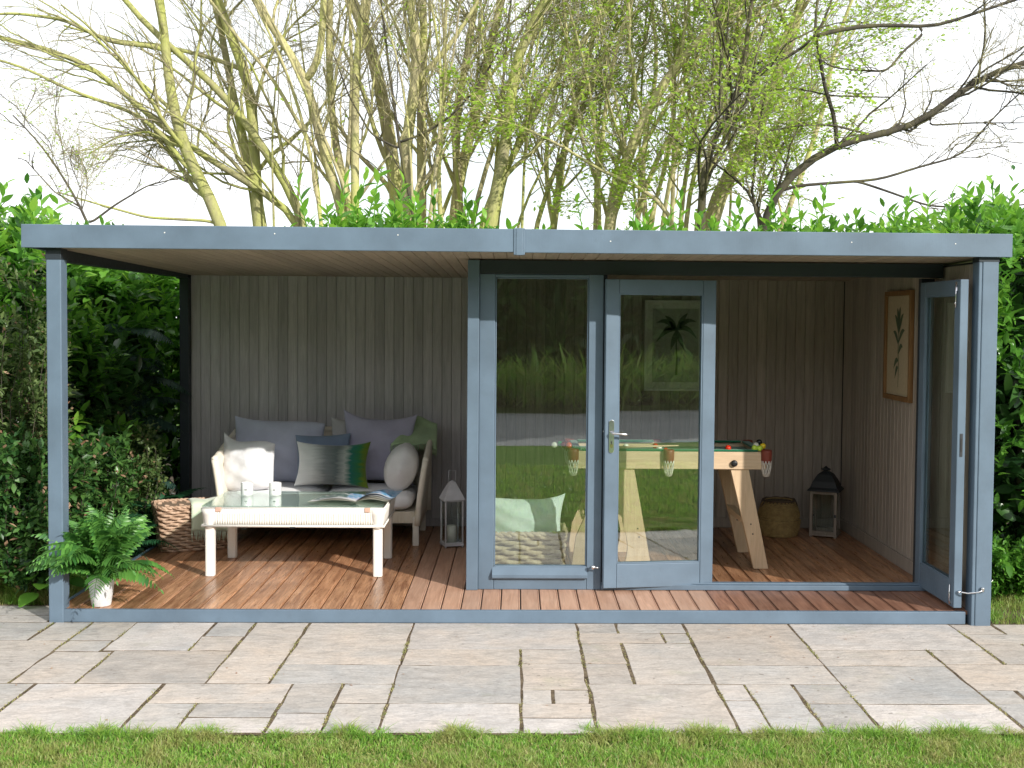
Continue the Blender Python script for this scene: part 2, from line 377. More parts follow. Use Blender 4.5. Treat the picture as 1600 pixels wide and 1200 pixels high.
# ------------------------------------------------------------------ mesh builder
class MB:
    def __init__(self):
        self.v = []; self.f = []; self.n = 0; self.sm = []
        self.T = None
    def add(self, V, F, smooth=False):
        V = np.asarray(V, float)
        if self.T is not None:
            V = V @ self.T[0].T + self.T[1]
        self.v.append(V)
        for f in F: self.f.append(tuple(i + self.n for i in f))
        self.sm += [smooth] * len(F)
        self.n += len(V); return self
    def box(self, x0, x1, y0, y1, z0, z1):
        V = [(x, y, z) for x in (x0, x1) for y in (y0, y1) for z in (z0, z1)]
        F = [(0, 1, 3, 2), (4, 6, 7, 5), (0, 4, 5, 1), (2, 3, 7, 6), (0, 2, 6, 4), (1, 5, 7, 3)]
        return self.add(V, F)
    def prism(self, poly, a, b, axis='y'):
        """polygon extruded along axis from a to b; poly in the other two axes"""
        n = len(poly); V = []
        for d in (a, b):
            for p, q in poly:
                V.append({'y': (p, d, q), 'x': (d, p, q), 'z': (p, q, d)}[axis])
        F = [tuple(range(n)), tuple(range(2 * n - 1, n - 1, -1))]
        F += [(i, i + n, (i + 1) % n + n, (i + 1) % n) for i in range(n)]
        return self.add(V, F)
    def tube(self, pts, rad, n=8, closed=False, cap=True, ell=None):
        P = np.asarray(pts, float); K = len(P)
        R = np.full(K, rad, float) if np.isscalar(rad) else np.asarray(rad, float)
        if closed: Tn = np.roll(P, -1, 0) - np.roll(P, 1, 0)
        else: Tn = np.gradient(P, axis=0)
        Tn /= np.linalg.norm(Tn, axis=1)[:, None] + 1e-12
        up = np.array([0, 0, 1.0])
        if abs(Tn[:, 2]).mean() > 0.75: up = np.array([0, 1.0, 0])
        A = np.cross(Tn, up); A /= np.linalg.norm(A, axis=1)[:, None] + 1e-12
        B = np.cross(A, Tn)
        th = np.arange(n) * 2 * math.pi / n
        ea, eb = ell if ell else (1, 1)
        V = P[:, None] + R[:, None, None] * (ea * np.cos(th)[None, :, None] * A[:, None] + eb * np.sin(th)[None, :, None] * B[:, None])
        V = V.reshape(-1, 3); F = []
        for k in range(K if closed else K - 1):
            k2 = (k + 1) % K
            for i in range(n):
                j = (i + 1) % n
                F.append((k * n + i, k * n + j, k2 * n + j, k2 * n + i))
        if cap and not closed:
            F.append(tuple(range(n - 1, -1, -1))); F.append(tuple((K - 1) * n + i for i in range(n)))
        return self.add(V, F, True)
    def lathe(self, prof, c=(0, 0, 0), n=24, sx=1, sy=1, rot=0.0):
        V = []; F = []; K = len(prof)
        for r, z in prof:
            for i in range(n):
                a = 2 * math.pi * i / n + rot
                V.append((c[0] + r * math.cos(a) * sx, c[1] + r * math.sin(a) * sy, c[2] + z))
        for k in range(K - 1):
            for i in range(n):
                j = (i + 1) % n; F.append((k * n + i, k * n + j, (k + 1) * n + j, (k + 1) * n + i))
        F.append(tuple(range(n - 1, -1, -1))); F.append(tuple((K - 1) * n + i for i in range(n)))
        return self.add(V, F, n > 8)
    def grid(self, G, smooth=True, closed_u=False):
        G = np.asarray(G, float); a, b = G.shape[:2]; F = []
        for i in range(a if closed_u else a - 1):
            i2 = (i + 1) % a
            for j in range(b - 1):
                F.append((i * b + j, i2 * b + j, i2 * b + j + 1, i * b + j + 1))
        return self.add(G.reshape(-1, 3), F, smooth)
    def mesh(self, name, off=(0, 0, 0)):
        me = bpy.data.meshes.new(name)
        V = np.concatenate(self.v) - np.asarray(off, float)
        me.from_pydata(V.tolist(), [], self.f)
        me.polygons.foreach_set('use_smooth', self.sm)
        me.update(); return me
    def build(self, name, mat, parent=None, bevel=0, loc=None, solid=0, **tags):
        off = np.array(loc if loc is not None else (parent.location if parent is not None else (0, 0, 0)), float)
        if parent is not None and loc is None: off = world_loc(parent)
        me = self.mesh(name, off)
        me.materials.append(M[mat] if isinstance(mat, str) else mat)
        return link(name, me, off, parent, bevel, solid, **tags)

def world_loc(o):
    p = np.array(o.location, float)
    while o.parent: o = o.parent; p += np.array(o.location)
    return p

def link(name, me, loc, parent=None, bevel=0, solid=0, **tags):
    o = bpy.data.objects.new(name, me); COL.objects.link(o)
    if parent is not None:
        o.parent = parent; o.location = Vector(np.asarray(loc) - world_loc(parent))
    else: o.location = Vector(loc)
    if solid:
        s = o.modifiers.new('solid', 'SOLIDIFY'); s.thickness = solid; s.offset = 0
    if bevel:
        b = o.modifiers.new('bevel', 'BEVEL'); b.width = bevel; b.segments = 2; b.limit_method = 'ANGLE'; b.angle_limit = math.radians(40)
    for k, v in tags.items(): o[k] = v
    return o

def recalc(o):
    import bmesh
    b = bmesh.new(); b.from_mesh(o.data); bmesh.ops.recalc_face_normals(b, faces=b.faces); b.to_mesh(o.data); b.free(); return o

def thing(name, label, cat, loc=(0, 0, 0), group=None):
    o = bpy.data.objects.new(name, None); COL.objects.link(o); o.location = loc
    o.empty_display_size = 0.1
    o['label'] = label; o['category'] = cat
    if group: o['group'] = group
    return o
def tag(o, label, cat, group=None):
    o['label'] = label; o['category'] = cat
    if group: o['group'] = group
    return o

def rotz(a):
    c, s = math.cos(a), math.sin(a); return np.array([[c, -s, 0], [s, c, 0], [0, 0, 1.0]])
def rotx(a):
    c, s = math.cos(a), math.sin(a); return np.array([[1.0, 0, 0], [0, c, -s], [0, s, c]])
def roty(a):
    c, s = math.cos(a), math.sin(a); return np.array([[c, 0, s], [0, 1.0, 0], [-s, 0, c]])

def fast_mesh(name, V, F, mat, smooth=False):
    """V (n,3) array, F (m,k) array of equal sized faces"""
    me = bpy.data.meshes.new(name); k = F.shape[1]
    me.vertices.add(len(V)); me.vertices.foreach_set('co', np.ascontiguousarray(V, np.float32).ravel())
    me.loops.add(F.size); me.loops.foreach_set('vertex_index', np.ascontiguousarray(F, np.int32).ravel())
    me.polygons.add(len(F)); me.polygons.foreach_set('loop_start', np.arange(len(F), dtype=np.int32) * k)
    if smooth: me.polygons.foreach_set('use_smooth', np.ones(len(F), bool))
    me.update(calc_edges=True); me.validate()
    me.materials.append(M[mat]); return me

def scatter(TV, TF, P, A, S):
    """template TV/TF placed at P with axis matrices A (N,3,3: columns x,y,z) and scales S"""
    N = len(P)
    V = np.einsum('nij,kj->nki', A, TV) * S[:, None, None] + P[:, None]
    F = TF[None] + (np.arange(N) * len(TV))[:, None, None]
    return V.reshape(-1, 3), F.reshape(-1, TF.shape[1])

def frames(d, spin=None, upv=(0, 0, 1)):
    """axis matrices with +y along d and +z as near up as possible, spun about d"""
    d = d / (np.linalg.norm(d, axis=1)[:, None] + 1e-9)
    up = np.tile(np.array(upv, float), (len(d), 1))
    x = np.cross(d, up); x /= np.linalg.norm(x, axis=1)[:, None] + 1e-9
    z = np.cross(x, d)
    if spin is not None:
        c, s = np.cos(spin)[:, None], np.sin(spin)[:, None]
        x, z = c * x + s * z, -s * x + c * z
    return np.stack([x, d, z], 2)

# leaf template: unit length along +y, folded along the midrib and drooping
def leaf_template(w=0.32, fold=0.12, droop=0.15, n=4):
    ys = np.linspace(0, 1, n + 1); V = []; F = []
    for y in ys:
        hw = w * 0.5 * math.sin(math.pi * min(max(y, 0.04), 0.97) ** 0.85) ** 0.8
        dz = -droop * y * y
        V += [(-hw, y, dz + fold * hw * 2), (0, y, dz), (hw, y, dz + fold * hw * 2)]
    for i in range(n):
        a = i * 3; F += [(a, a + 1, a + 4, a + 3), (a + 1, a + 2, a + 5, a + 4)]
    return np.array(V), np.array(F)
LEAF = leaf_template(w=.42, droop=.2); LEAF3 = leaf_template(w=.42, n=3, droop=.2)
LEAFN = leaf_template(w=0.22, n=3)
LEAF_SMALL = leaf_template(w=0.55, n=2, droop=0.1)

# ------------------------------------------------------------------ ground
def structure(o): o['kind'] = 'structure'; return o
b = MB(); b.grid([[(x, y, -0.035) for y in (-60, -40, -8.9)] for x in (-80, 0, 80)], False)
# ground sheet to the horizon
g = MB()
g.add([(-600, -600, -0.05), (600, -600, -0.05), (600, 600, -0.05), (-600, 600, -0.05)], [(0, 1, 2, 3)])
structure(g.build('ground', 'lawn_soil'))
# lawn in front of the paving
NX, NY = 60, 40
xs = np.linspace(-12, 12, NX); ys = np.linspace(-9.0, -1.86, NY)
G = np.array([[(x, y, -0.022 + 0.008 * math.sin(3.1 * x + y) * math.cos(2.3 * y) - (0.004 if y > -1.9 else 0)) for y in ys] for x in xs])
g = MB(); g.grid(G); structure(g.build('lawn', 'lawn_soil'))
g = MB(); g.add([(-40, -15.2, -0.03), (40, -15.2, -0.03), (40, -9.0, -0.03), (-40, -9.0, -0.03)], [(0, 1, 2, 3)])
structure(g.build('driveway', 'tarmac'))
# soil beds round the building
g = MB()
xs = np.linspace(-9, 9, 70); ys = np.linspace(0.02, 9, 40)
G = np.array([[(x, y, -0.028 + 0.02 * math.sin(5 * x) * math.sin(4 * y) * (1 if y > 0.3 else 0)) for y in ys] for x in xs])
g.grid(G); structure(g.build('soil_bed', 'soil'))

# ------------------------------------------------------------------ paving
g = MB(); g.add([(-7.5, -1.90, -0.0014), (7.5, -1.90, -0.0014), (7.5, 0.45, -0.0014), (-7.5, 0.45, -0.0014)], [(0, 1, 2, 3)])
patio = structure(g.build('patio', 'soil'))
STONES = [  # x0, x1, y0, y1, kind
 (-2.51, -2.25, -0.40, 0.0, 'g'), (-2.74, -2.51, -0.40, 0.0, 'g'), (-3.25, -2.74, -0.40, 0.0, 'g'),
 (-2.51, -2.26, -0.62, -0.40, 'g'), (-2.25, -1.78, -0.60, 0.0, 'p'),
 (-1.78, -1.54, -0.31, 0.0, 'g'), (-3.0, -2.51, -1.18, -0.40, 'b'), (-3.55, -3.0, -0.85, -0.40, 'g'), (-3.55, -3.0, -1.18, -0.85, 'b'),
 (-2.51, -2.18, -1.18, -0.62, 'b'), (-2.18, -1.54, -1.18, -0.60, 'b'), (-1.78, -1.54, -0.60, -0.31, 'b'),
 (-1.54, -1.22, -1.18, 0.0, 'b'), (-1.22, -0.60, -0.85, 0.0, 'b'), (-1.22, -0.60, -1.18, -0.85, 'g'),
 (-0.60, 0.37, -0.56, 0.0, 'p'), (-0.60, 0.035, -0.86, -0.56, 'b'), (-0.60, 0.035, -1.48, -0.86, 'g'),
 (-0.60, 0.035, -1.88, -1.48, 'p'), (-0.85, -0.60, -1.48, -1.18, 'g'), (-0.85, -0.60, -1.88, -1.48, 'g'),
 (-1.10, -0.85, -1.62, -1.18, 'g'), (-1.10, -0.85, -1.88, -1.62, 'p'),
 (-1.74, -1.10, -1.48, -1.18, 'b'), (-1.74, -1.495, -1.88, -1.48, 'g'), (-1.495, -1.10, -1.68, -1.48, 'g'), (-1.495, -1.10, -1.88, -1.68, 'p'),
 (-2.37, -1.74, -1.88, -1.18, 'p'), (-2.90, -2.37, -1.88, -1.18, 'g'), (-3.6, -2.90, -1.88, -1.18, 'b'),
 (0.035, 0.37, -0.83, -0.56, 'b'), (0.035, 0.37, -1.27, -0.83, 'b'), (0.035, 0.19, -1.48, -1.27, 'g'), (0.19, 0.37, -1.48, -1.27, 'b'),
 (0.035, 0.37, -1.68, -1.48, 'b'), (0.035, 0.37, -1.88, -1.68, 'p'),
 (0.37, 0.61, -0.22, 0.0, 'b'), (0.61, 1.01, -0.22, 0.0, 'g'), (0.37, 0.86, -0.43, -0.22, 'b'), (0.86, 1.01, -0.43, -0.22, 'g'),
 (0.37, 0.605, -0.83, -0.43, 'b'), (0.37, 0.605, -1.18, -0.83, 'b'), (0.605, 1.01, -1.18, -0.43, 'b'),
 (0.37, 1.01, -1.88, -1.18, 'b'), (1.01, 1.65, -0.85, 0.0, 'b'), (1.01, 1.65, -1.18, -0.85, 'g'),
 (1.01, 1.16, -1.43, -1.18, 'p'), (1.16, 1.40, -1.88, -1.18, 'g'), (1.01, 1.16, -1.88, -1.43, 'p'),
 (1.40, 1.65, -1.48, -1.18, 'g'), (1.40, 1.65, -1.88, -1.48, 'g'),
 (1.65, 2.63, -0.56, 0.0, 'p'), (1.65, 2.30, -0.86, -0.56, 'b'), (1.65, 2.30, -1.48, -0.86, 'g'), (1.65, 2.30, -1.88, -1.48, 'p'),
 (2.30, 2.63, -0.83, -0.56, 'b'), (2.30, 2.80, -1.27, -0.83, 'b'), (2.30, 2.49, -1.48, -1.27, 'g'), (2.49, 2.80, -1.48, -1.27, 'g'), (2.30, 2.80, -1.88, -1.48, 'g'),
 (2.63, 2.89, -0.22, 0.0, 'b'), (2.89, 3.30, -0.22, 0.0, 'b'), (2.63, 3.30, -0.43, -0.22, 'b'), (2.63, 2.89, -0.83, -0.43, 'b'), (2.89, 3.30, -0.83, -0.43, 'b'),
 (2.80, 3.40, -1.88, -0.83, 'b'),
 (-3.25, -2.79, 0.0, 0.16, 'g'), (-3.9, -3.25, -0.40, 0.16, 'g'), (-4.6, -3.9, -0.6, 0.16, 'b'), (-3.30, -2.79, 0.16, 0.40, 'g'), (-3.9, -3.30, 0.16, 0.40, 'b'),
]
# a plainer continuation of the same paving outside the frame on both sides
for k in range(4):
    STONES += [(-4.3 - k * .8, -3.55 - k * .8, -1.18, -0.60 if k else -0.40, 'bgp'[k % 3]), (-4.35 - k * .75, -3.6 - k * .75, -1.88, -1.18, 'gbp'[k % 3]),
               (3.40 + k * .7, 4.10 + k * .7, -1.88, -1.05, 'bpg'[k % 3]), (3.30 + k * .75, 4.05 + k * .75, -0.83, 0.0, 'bgb'[k % 3])]
KM = {'b': 'stone_buff', 'g': 'stone_grey', 'p': 'stone_pale'}
def flagstone(x0, x1, y0, y1, kind):
    j = 0.011
    x0 += j * random.uniform(.3, 1); x1 -= j * random.uniform(.3, 1); y0 += j * random.uniform(.15, .6); y1 -= j * random.uniform(.15, .6)
    cx, cy = (x0 + x1) / 2, (y0 + y1) / 2
    pts = []
    nx = max(2, int((x1 - x0) / 0.12)); ny = max(2, int((y1 - y0) / 0.12))
    for i in range(nx): pts.append((x0 + (x1 - x0) * i / nx, y0, 0, -1))
    for i in range(ny): pts.append((x1, y0 + (y1 - y0) * i / ny, 1, 0))
    for i in range(nx): pts.append((x1 - (x1 - x0) * i / nx, y1, 0, 1))
    for i in range(ny): pts.append((x0, y1 - (y1 - y0) * i / ny, -1, 0))
    rings = []
    P = []
    for (x, y, nxx, nyy) in pts:
        r = random.gauss(0, 0.0030); P.append((x - cx + nxx * r, y - cy + nyy * r))
    n = len(P); V = []
    tz = random.uniform(-0.0003, 0.0003); tilt = (random.uniform(-.0004, .0004), random.uniform(-.0004, .0004))
    for s, z in ((0.0, -0.045), (0.0, -0.0022), (0.001, -0.0006), (0.003, 0.0)):
        for (x, y) in P:
            L = math.hypot(x, y)
            sx = x - math.copysign(s, x) if abs(x) > 0.02 else x
            sy = y - math.copysign(s, y) if abs(y) > 0.02 else y
            V.append((sx, sy, z + tz + tilt[0] * x + tilt[1] * y))
    F = []
    for k in range(3):
        for i in range(n):
            jn = (i + 1) % n; F.append((k * n + i, k * n + jn, (k + 1) * n + jn, (k + 1) * n + i))
    F.append(tuple(3 * n + i for i in range(n)))
    b = MB(); b.add(V, F)
    me = b.mesh('flagstone'); me.materials.append(M[KM[kind]])
    link('flagstone', me, (cx, cy, 0.0), patio)
for s in STONES: flagstone(*s)

# ------------------------------------------------------------------ garden room
room = thing('garden_room', 'long flat roofed blue grey garden room with open veranda and glazed doors', 'garden room', (0, 0, 0))
DZ = 0.075; YB = 2.90; YC = 0.56
XL, XR, XI, XC = -2.77, 2.735, 2.775, -0.314
def zc(y): return 2.222 - 0.0165 * y      # underside of the roof, falling to the back

def part(name, mat, *boxes, bevel=0.003, parent=None):
    b = MB()
    for bx in boxes: b.box(*bx)
    return b.build(name, mat, parent or room, bevel=bevel)
part('base_board', 'blue_paint', (XL, XR, 0.0, 0.03, 0.0, DZ + .001))
part('base_board', 'blue_paint', (XL, XL + 0.03, 0.031, 2.95, 0.0, DZ - .002))
# roof
part('fascia', 'blue_paint', (-2.892, -0.018, -0.062, -0.035, 2.221, 2.357))
part('fascia', 'blue_paint', (0.044, 2.942, -0.062, -0.035, 2.219, 2.357))
b = MB(); b.box(-0.02, 0.046, -0.068, -0.034, 2.205, 2.361); b.box(-0.006, 0.032, -0.072, -0.067, 2.203, 2.362)
b.build('fascia_joint', 'blue_paint', room, bevel=0.003)
for a_, b_ in ((-2.892, -2.866), (2.916, 2.942)):
    b = MB(); b.prism([(-0.034, 2.226), (3.05, 2.165), (3.05, 2.33), (-0.034, 2.352)], a_, b_, 'x'); b.build('fascia', 'blue_paint', room, bevel=.003)
part('fascia', 'blue_paint', (-2.892, 2.942, 3.051, 3.076, 2.15, 2.350))
b = MB(); b.prism([(-0.034, 2.25), (3.05, 2.20), (3.05, 2.345), (-0.034, 2.345)], -2.865, 2.915, 'x')
b.build('roof', 'roof_felt', room)
# screws on the fascia
sc_b = MB(); sc_b.lathe([(0.0035, 0), (0.0035, 0.002)], n=8); me = None
for sx_, sz_ in ((-2.06, 2.335), (-1.42, 2.22 + .115), (1.98, 2.318), (0.55, 2.31), (-0.7, 2.335), (2.6, 2.315)):
    s = MB(); s.T = (rotx(math.pi / 2), np.array([sx_, -0.0622, sz_ - .02])); s.lathe([(0.004, 0), (0.003, 0.002)], n=8)
    s.build('screw', 'white_paint', room)
# ceiling lining boards (run front to back), tongue and groove with V joints
def vboard(w, t, L, axis):
    """board cross-section with chamfered edges, length L"""
    c = 0.004
    prof = [(-w / 2 + .0006, t), (-w / 2 + .0006, c), (-w / 2 + .0006 + c, 0), (w / 2 - .0006 - c, 0), (w / 2 - .0006, c), (w / 2 - .0006, t)]
    b = MB()
    if axis == 'z': b.prism(prof, 0, L, 'z')           # face towards -y
    elif axis == 'x': b.prism([(p, q) for p, q in prof], 0, L, 'z')
    return b.mesh('board')
CBW = 0.0805
cb = MB()
c = 0.004; w = CBW
prof = [(-w / 2 + .0006, 0.012), (-w / 2 + .0006, c), (-w / 2 + .0006 + c, 0), (w / 2 - .0006 - c, 0), (w / 2 - .0006, c), (w / 2 - .0006, 0.012)]
V = []
for y in (-0.034, 2.94):
    for p, q in prof: V.append((p, y, q + zc(y)))
n = 6
F = [tuple(range(n)), tuple(range(2 * n - 1, n - 1, -1))] + [(i, i + n, (i + 1) % n + n, (i + 1) % n) for i in range(n)]
cb.add(V, F); me = cb.mesh('ceiling_board'); me.materials.append(M['ceiling_wood'])
x = -2.68
while x < 2.90:
    if x - CBW / 2 > -2.765 and x + CBW / 2 < 2.916: link('ceiling_board', me, (x, 0, 0), room)
    x += CBW
part('roof_beam', 'dark_blue_and_shade', (-2.80, -2.725, 0.101, 3.05, 2.150, 2.262))
# posts
part('post', 'blue_paint', (-2.772, -2.685, -0.004, 0.095, -0.01, 2.221), bevel=0.006)
part('post_capital', 'dark_blue_and_shade', (-2.774, -2.683, -0.008, 0.099, 2.155, 2.2205))
part('corner_post', 'dark_blue_and_shade', (-2.80, -2.725, 2.83, 2.96, 0.0, 2.19))
b = MB(); b.box(2.757, 2.778, -0.03, 0.07, -0.01, 2.219); b.box(2.7785, 2.875, -0.034, 0.07, -0.012, 2.219)
b.build('post', 'blue_paint', room, bevel=0.005)
part('post_capital', 'dark_blue_and_shade', (2.754, 2.878, -0.0345, -0.0005 + .072, 2.190, 2.2185))
# side wall, outside face and slab
part('side_wall', 'dark_blue_and_shade', (2.79, 2.87, 0.0705, 3.0, -0.01, 2.20))
part('back_wall', 'dark_blue_and_shade', (-2.724, 2.789, 2.935, 3.0, -0.01, 2.17))
part('partition_wall', 'cladding', (-0.29, -0.25, 0.70, 2.90, DZ, 2.20))
# wall boards
def wall_boards(x0, x1, pitch, mat, z0, ytop, along='x', fixed=0.0):
    n = int(round((x1 - x0) / pitch)); pitch = (x1 - x0) / n
    w = pitch; c = 0.0045; t = 0.016
    prof = [(-w / 2 + .0007, t), (-w / 2 + .0007, c), (-w / 2 + .0007 + c, 0), (w / 2 - .0007 - c, 0), (w / 2 - .0007, c), (w / 2 - .0007, t)]
    b = MB()
    if along == 'x': b.prism(prof, z0, ytop, 'z')
    else: b.prism([(-q, p) for p, q in prof] if fixed < 0 else [(q, p) for p, q in prof], z0, ytop, 'z')
    me = b.mesh('cladding_board'); me.materials.append(M[mat])
    for i in range(n):
        s = x0 + pitch * (i + .5)
        link('cladding_board', me, (s, YB, 0) if along == 'x' else (abs(fixed), s, 0), room)
wall_boards(-2.724, -0.30, 0.0805, 'cladding', DZ, 2.175, 'x')
wall_boards(-0.245, 2.77, 0.0805, 'cladding_inner', DZ, 2.175, 'x')
wall_boards(0.075, 2.895, 0.0805, 'cladding_inner', DZ, 2.185, 'y', 2.772)
part('skirting', 'cladding_inner', (-0.245, 2.755, 2.878, 2.8985, DZ + .001, DZ + .085))
part('skirting', 'cladding_inner', (2.752, 2.7705, 0.62, 2.877, DZ + .001, DZ + .095))
part('skirting', 'cladding', (-2.72, -0.32, 2.880, 2.8985, DZ + .001, DZ + .07))

# deck boards
def deckboard(w, L):
    g_ = 0.0035; c = 0.003
    prof = [(-w / 2 + g_, -0.022), (-w / 2 + g_, -c), (-w / 2 + g_ + c, 0), (w / 2 - g_ - c - .010, 0), (w / 2 - g_ - c - .008, -.0025), (w / 2 - g_ - c - .005, -.0025), (w / 2 - g_ - c - .003, 0),
            (w / 2 - g_ - c, 0), (w / 2 - g_, -c), (w / 2 - g_, -0.022)]
    b = MB(); n = len(prof); V = []
    for y in (0, L):
        for p, q in prof: V.append((p, y, q))
    F = [tuple(range(n)), tuple(range(2 * n - 1, n - 1, -1))] + [(i, i + n, (i + 1) % n + n, (i + 1) % n) for i in range(n)]
    b.add(V, F); return b.mesh('deck_board')
PW = 0.1207
def mesh_with(me, mat): m2 = me.copy(); m2.materials.clear(); m2.materials.append(M[mat]); return m2
long_b = deckboard(PW, 2.855); short_b = deckboard(PW, 0.545); in_b = deckboard(PW, 2.27)
dm = {k: (mesh_with(long_b, k), mesh_with(short_b, k), mesh_with(in_b, k)) for k in ('deck_oiled', 'deck_pale', 'deck_red')}
x = XL + 0.031 + PW / 2; k = 0
while x < 2.76:
    kind = 'deck_oiled' if x < -0.66 else ('deck_pale' if x < 1.30 else 'deck_red')
    if x + PW / 2 < XC + .02:
        link('deck_board', dm[kind][0], (x, 0.031, DZ - .001), room)
    else:
        link('deck_board', dm[kind][1], (x, 0.031, DZ - .001), room)
        link('floor_board', dm['deck_oiled'][2], (x, 0.625, DZ - .001), room)
    x += PW
part('joist', 'dark_blue_and_shade', (XL + .032, 2.75, 0.032, 2.92, 0.0, 0.045), bevel=0)

# cabin front: frame members
F1 = 'blue_paint'
part('corner_trim', F1, (XC, XC + 0.075, YC - 0.022, YC + 0.05, DZ, 2.205), bevel=0.004)
part('corner_trim', F1, (XC, XC + 0.03, YC + 0.051, 0.70, DZ, 2.20), bevel=0.004)
part('header_beam', 'dark_blue_and_shade', (XC + .076, 2.755, YC - 0.008, YC + 0.07, 2.118, 2.206))  # shade under the roof overhang is put into this near-black colour
wf = MB()
wf.box(-0.238, -0.138, YC, YC + .06, DZ, 2.117)          # left stile
wf.box(0.466, 0.560, YC + .001, YC + .061, DZ, 2.117)    # right stile
wf.box(-0.137, 0.465, YC + .002, YC + .059, DZ, 0.228)   # bottom rail
wf.box(-0.137, 0.465, YC + .002, YC + .059, 2.098, 2.116)
window = wf.build('window', F1, room, bevel=0.004)
b = MB(); b.box(-0.137, -0.128, YC + .012, YC + .03, .229, 2.097); b.box(0.456, 0.465, YC + .012, YC + .03, .229, 2.097); b.box(-.127, .455, YC + .012, YC + .03, 2.088, 2.097)
b.build('glazing_bead', F1, window, bevel=0.002)
b = MB(); b.prism([(YC - .028, .158), (YC - .022, .150), (YC + .001, .150), (YC + .011, .222), (YC + .003, .222), (YC - .028, .176)], -0.147, 0.470, 'x')
b.build('sill', F1, window, bevel=0.002)
b = MB(); b.box(-0.136, 0.464, YC + .032, YC + .038, .20, 2.11); b.build('pane', 'coated_glass', window)
b = MB(); b.box(0.562, 0.585, YC + .02, YC + .075, DZ + .04, 2.117); b.build('door_jamb', 'dark_blue_and_shade', room, bevel=0.003)
b = MB(); b.box(2.66, 2.748, YC + .12, YC + .18, DZ, 2.117); b.build('door_jamb', 'dark_blue_and_shade', room, bevel=0.003)
b = MB(); b.box(0.5605, 2.752, YC - .012, YC + .06, DZ + .002, DZ + .034); b.box(0.5605, 2.752, YC + .004, YC + .05, DZ + .0345, DZ + .046)
b.build('threshold', F1, room, bevel=0.003)
b = MB(); b.box(0.5605, 2.75, YC + .0605, YC + .064, DZ + .004, DZ + .03); b.build('threshold_strip', 'dark_blue_and_shade', room)

def door_leaf(hx, hy, ang, W, st=0.085, z0=0.10, z1=2.088, T=0.05):
    """leaf from its hinge (hx, hy) along the direction ang; local x runs along the leaf"""
    d = MB(); Tm = (rotz(ang), np.array([hx, hy, 0.0])); d.T = Tm
    zb = z0 + 0.155
    d.box(0, st, -T / 2, T / 2, z0, z1); d.box(W - st, W, -T / 2, T / 2, z0, z1)
    d.box(st + .0008, W - st - .0008, -T / 2 + .0015, T / 2 - .0015, z0, zb); d.box(st + .0008, W - st - .0008, -T / 2 + .0015, T / 2 - .0015, z1 - 0.09, z1)
    o = d.build('door', F1, room, bevel=0.004)
    bd = MB(); bd.T = Tm
    for s in (-1, 1):
        y0, y1 = sorted((s * (T / 2 - .004), s * (T / 2 - .016)))
        bd.box(st, st + .009, y0, y1, zb, z1 - .09); bd.box(W - st - .009, W - st, y0, y1, zb, z1 - .09)
        bd.box(st + .0092, W - st - .0092, y0, y1, zb, zb + .009); bd.box(st + .0092, W - st - .0092, y0, y1, z1 - .099, z1 - .09)
    bd.build('glazing_bead', F1, o, bevel=0.0015)
    p = MB(); p.T = Tm; p.box(st - .004, W - st + .004, -.004, .004, zb - .004, z1 - .086); p.build('pane', 'coated_glass', o)
    return o, Tm
# left leaf: hinge side at right, handle side nearer the camera at left
W1 = 0.725
ang1 = math.atan2(0.515 - 0.605, 0.575 - 1.29)
dl, T1 = door_leaf(1.287, 0.605, ang1, W1)
def lp(T, x, y, z): return T[0] @ np.array([x, y, z]) + T[1]
# outward face of this leaf is local +y (rotated about 180 degrees)
hp = MB(); hp.T = T1
X0 = W1 - 0.042
pts = []
for a in np.linspace(0, math.pi, 9): pts.append((X0 + 0.017 * math.cos(a), 1.172 + 0.017 * math.sin(a)))
for a in np.linspace(math.pi, 2 * math.pi, 9): pts.append((X0 + 0.017 * math.cos(a), 0.992 + 0.017 * math.sin(a)))
hp.prism(pts, 0.0255, 0.032, 'y')
hp.build('handle_plate', 'chrome', dl, bevel=0.0015)
kh = MB(); kh.T = T1; kh.prism([(X0 + .010 * math.cos(a), 1.022 + .015 * math.sin(a)) for a in np.linspace(0, 2 * math.pi, 15)[:-1]], 0.0325, 0.036, 'y'); kh.build('lock_cylinder', 'brass', dl)
kh = MB(); kh.T = T1; kh.box(X0 - .002, X0 + .002, .0362, .037, 1.03, 1.046); kh.prism([(X0 + .004 * math.cos(a), 1.047 + .004 * math.sin(a)) for a in np.linspace(0, 2 * math.pi, 9)[:-1]], .0362, .037, 'y'); kh.build('keyhole', 'rubber', dl)
lv = MB(); lv.T = T1
lv.tube([(X0, .03, 1.105), (X0, .06, 1.105), (X0 - .012, .072, 1.105), (X0 - .05, .075, 1.102), (X0 - .085, .073, 1.098), (X0 - .105, .068, 1.095)], [.009, .008, .008, .007, .007, .006], 10)
lv.build('door_handle', 'chrome', dl)
lv = MB(); lv.T = T1
lv.tube([(X0, -.026, 1.105), (X0, -.055, 1.105), (X0 + .02, -.066, 1.105), (X0 + .062, -.066, 1.107)], [.009, .008, .008, .009], 10)
lv.build('door_handle', 'chrome', dl)
st_ = MB(); st_.tube([(0.508, 0.56, 0.232), (0.508, 0.525, 0.232)], [.006, .006], 8); st_.lathe([(0.002, -.014), (.010, -.012), (.015, 0), (.010, .012), (.002, .014)], (0.506, 0.515, 0.232), 12)
st_.tube([(0.50, 0.520, 0.232), (0.548, 0.515, 0.228)], [.006, .004], 8)
st_.build('door_stop', 'chrome', room)
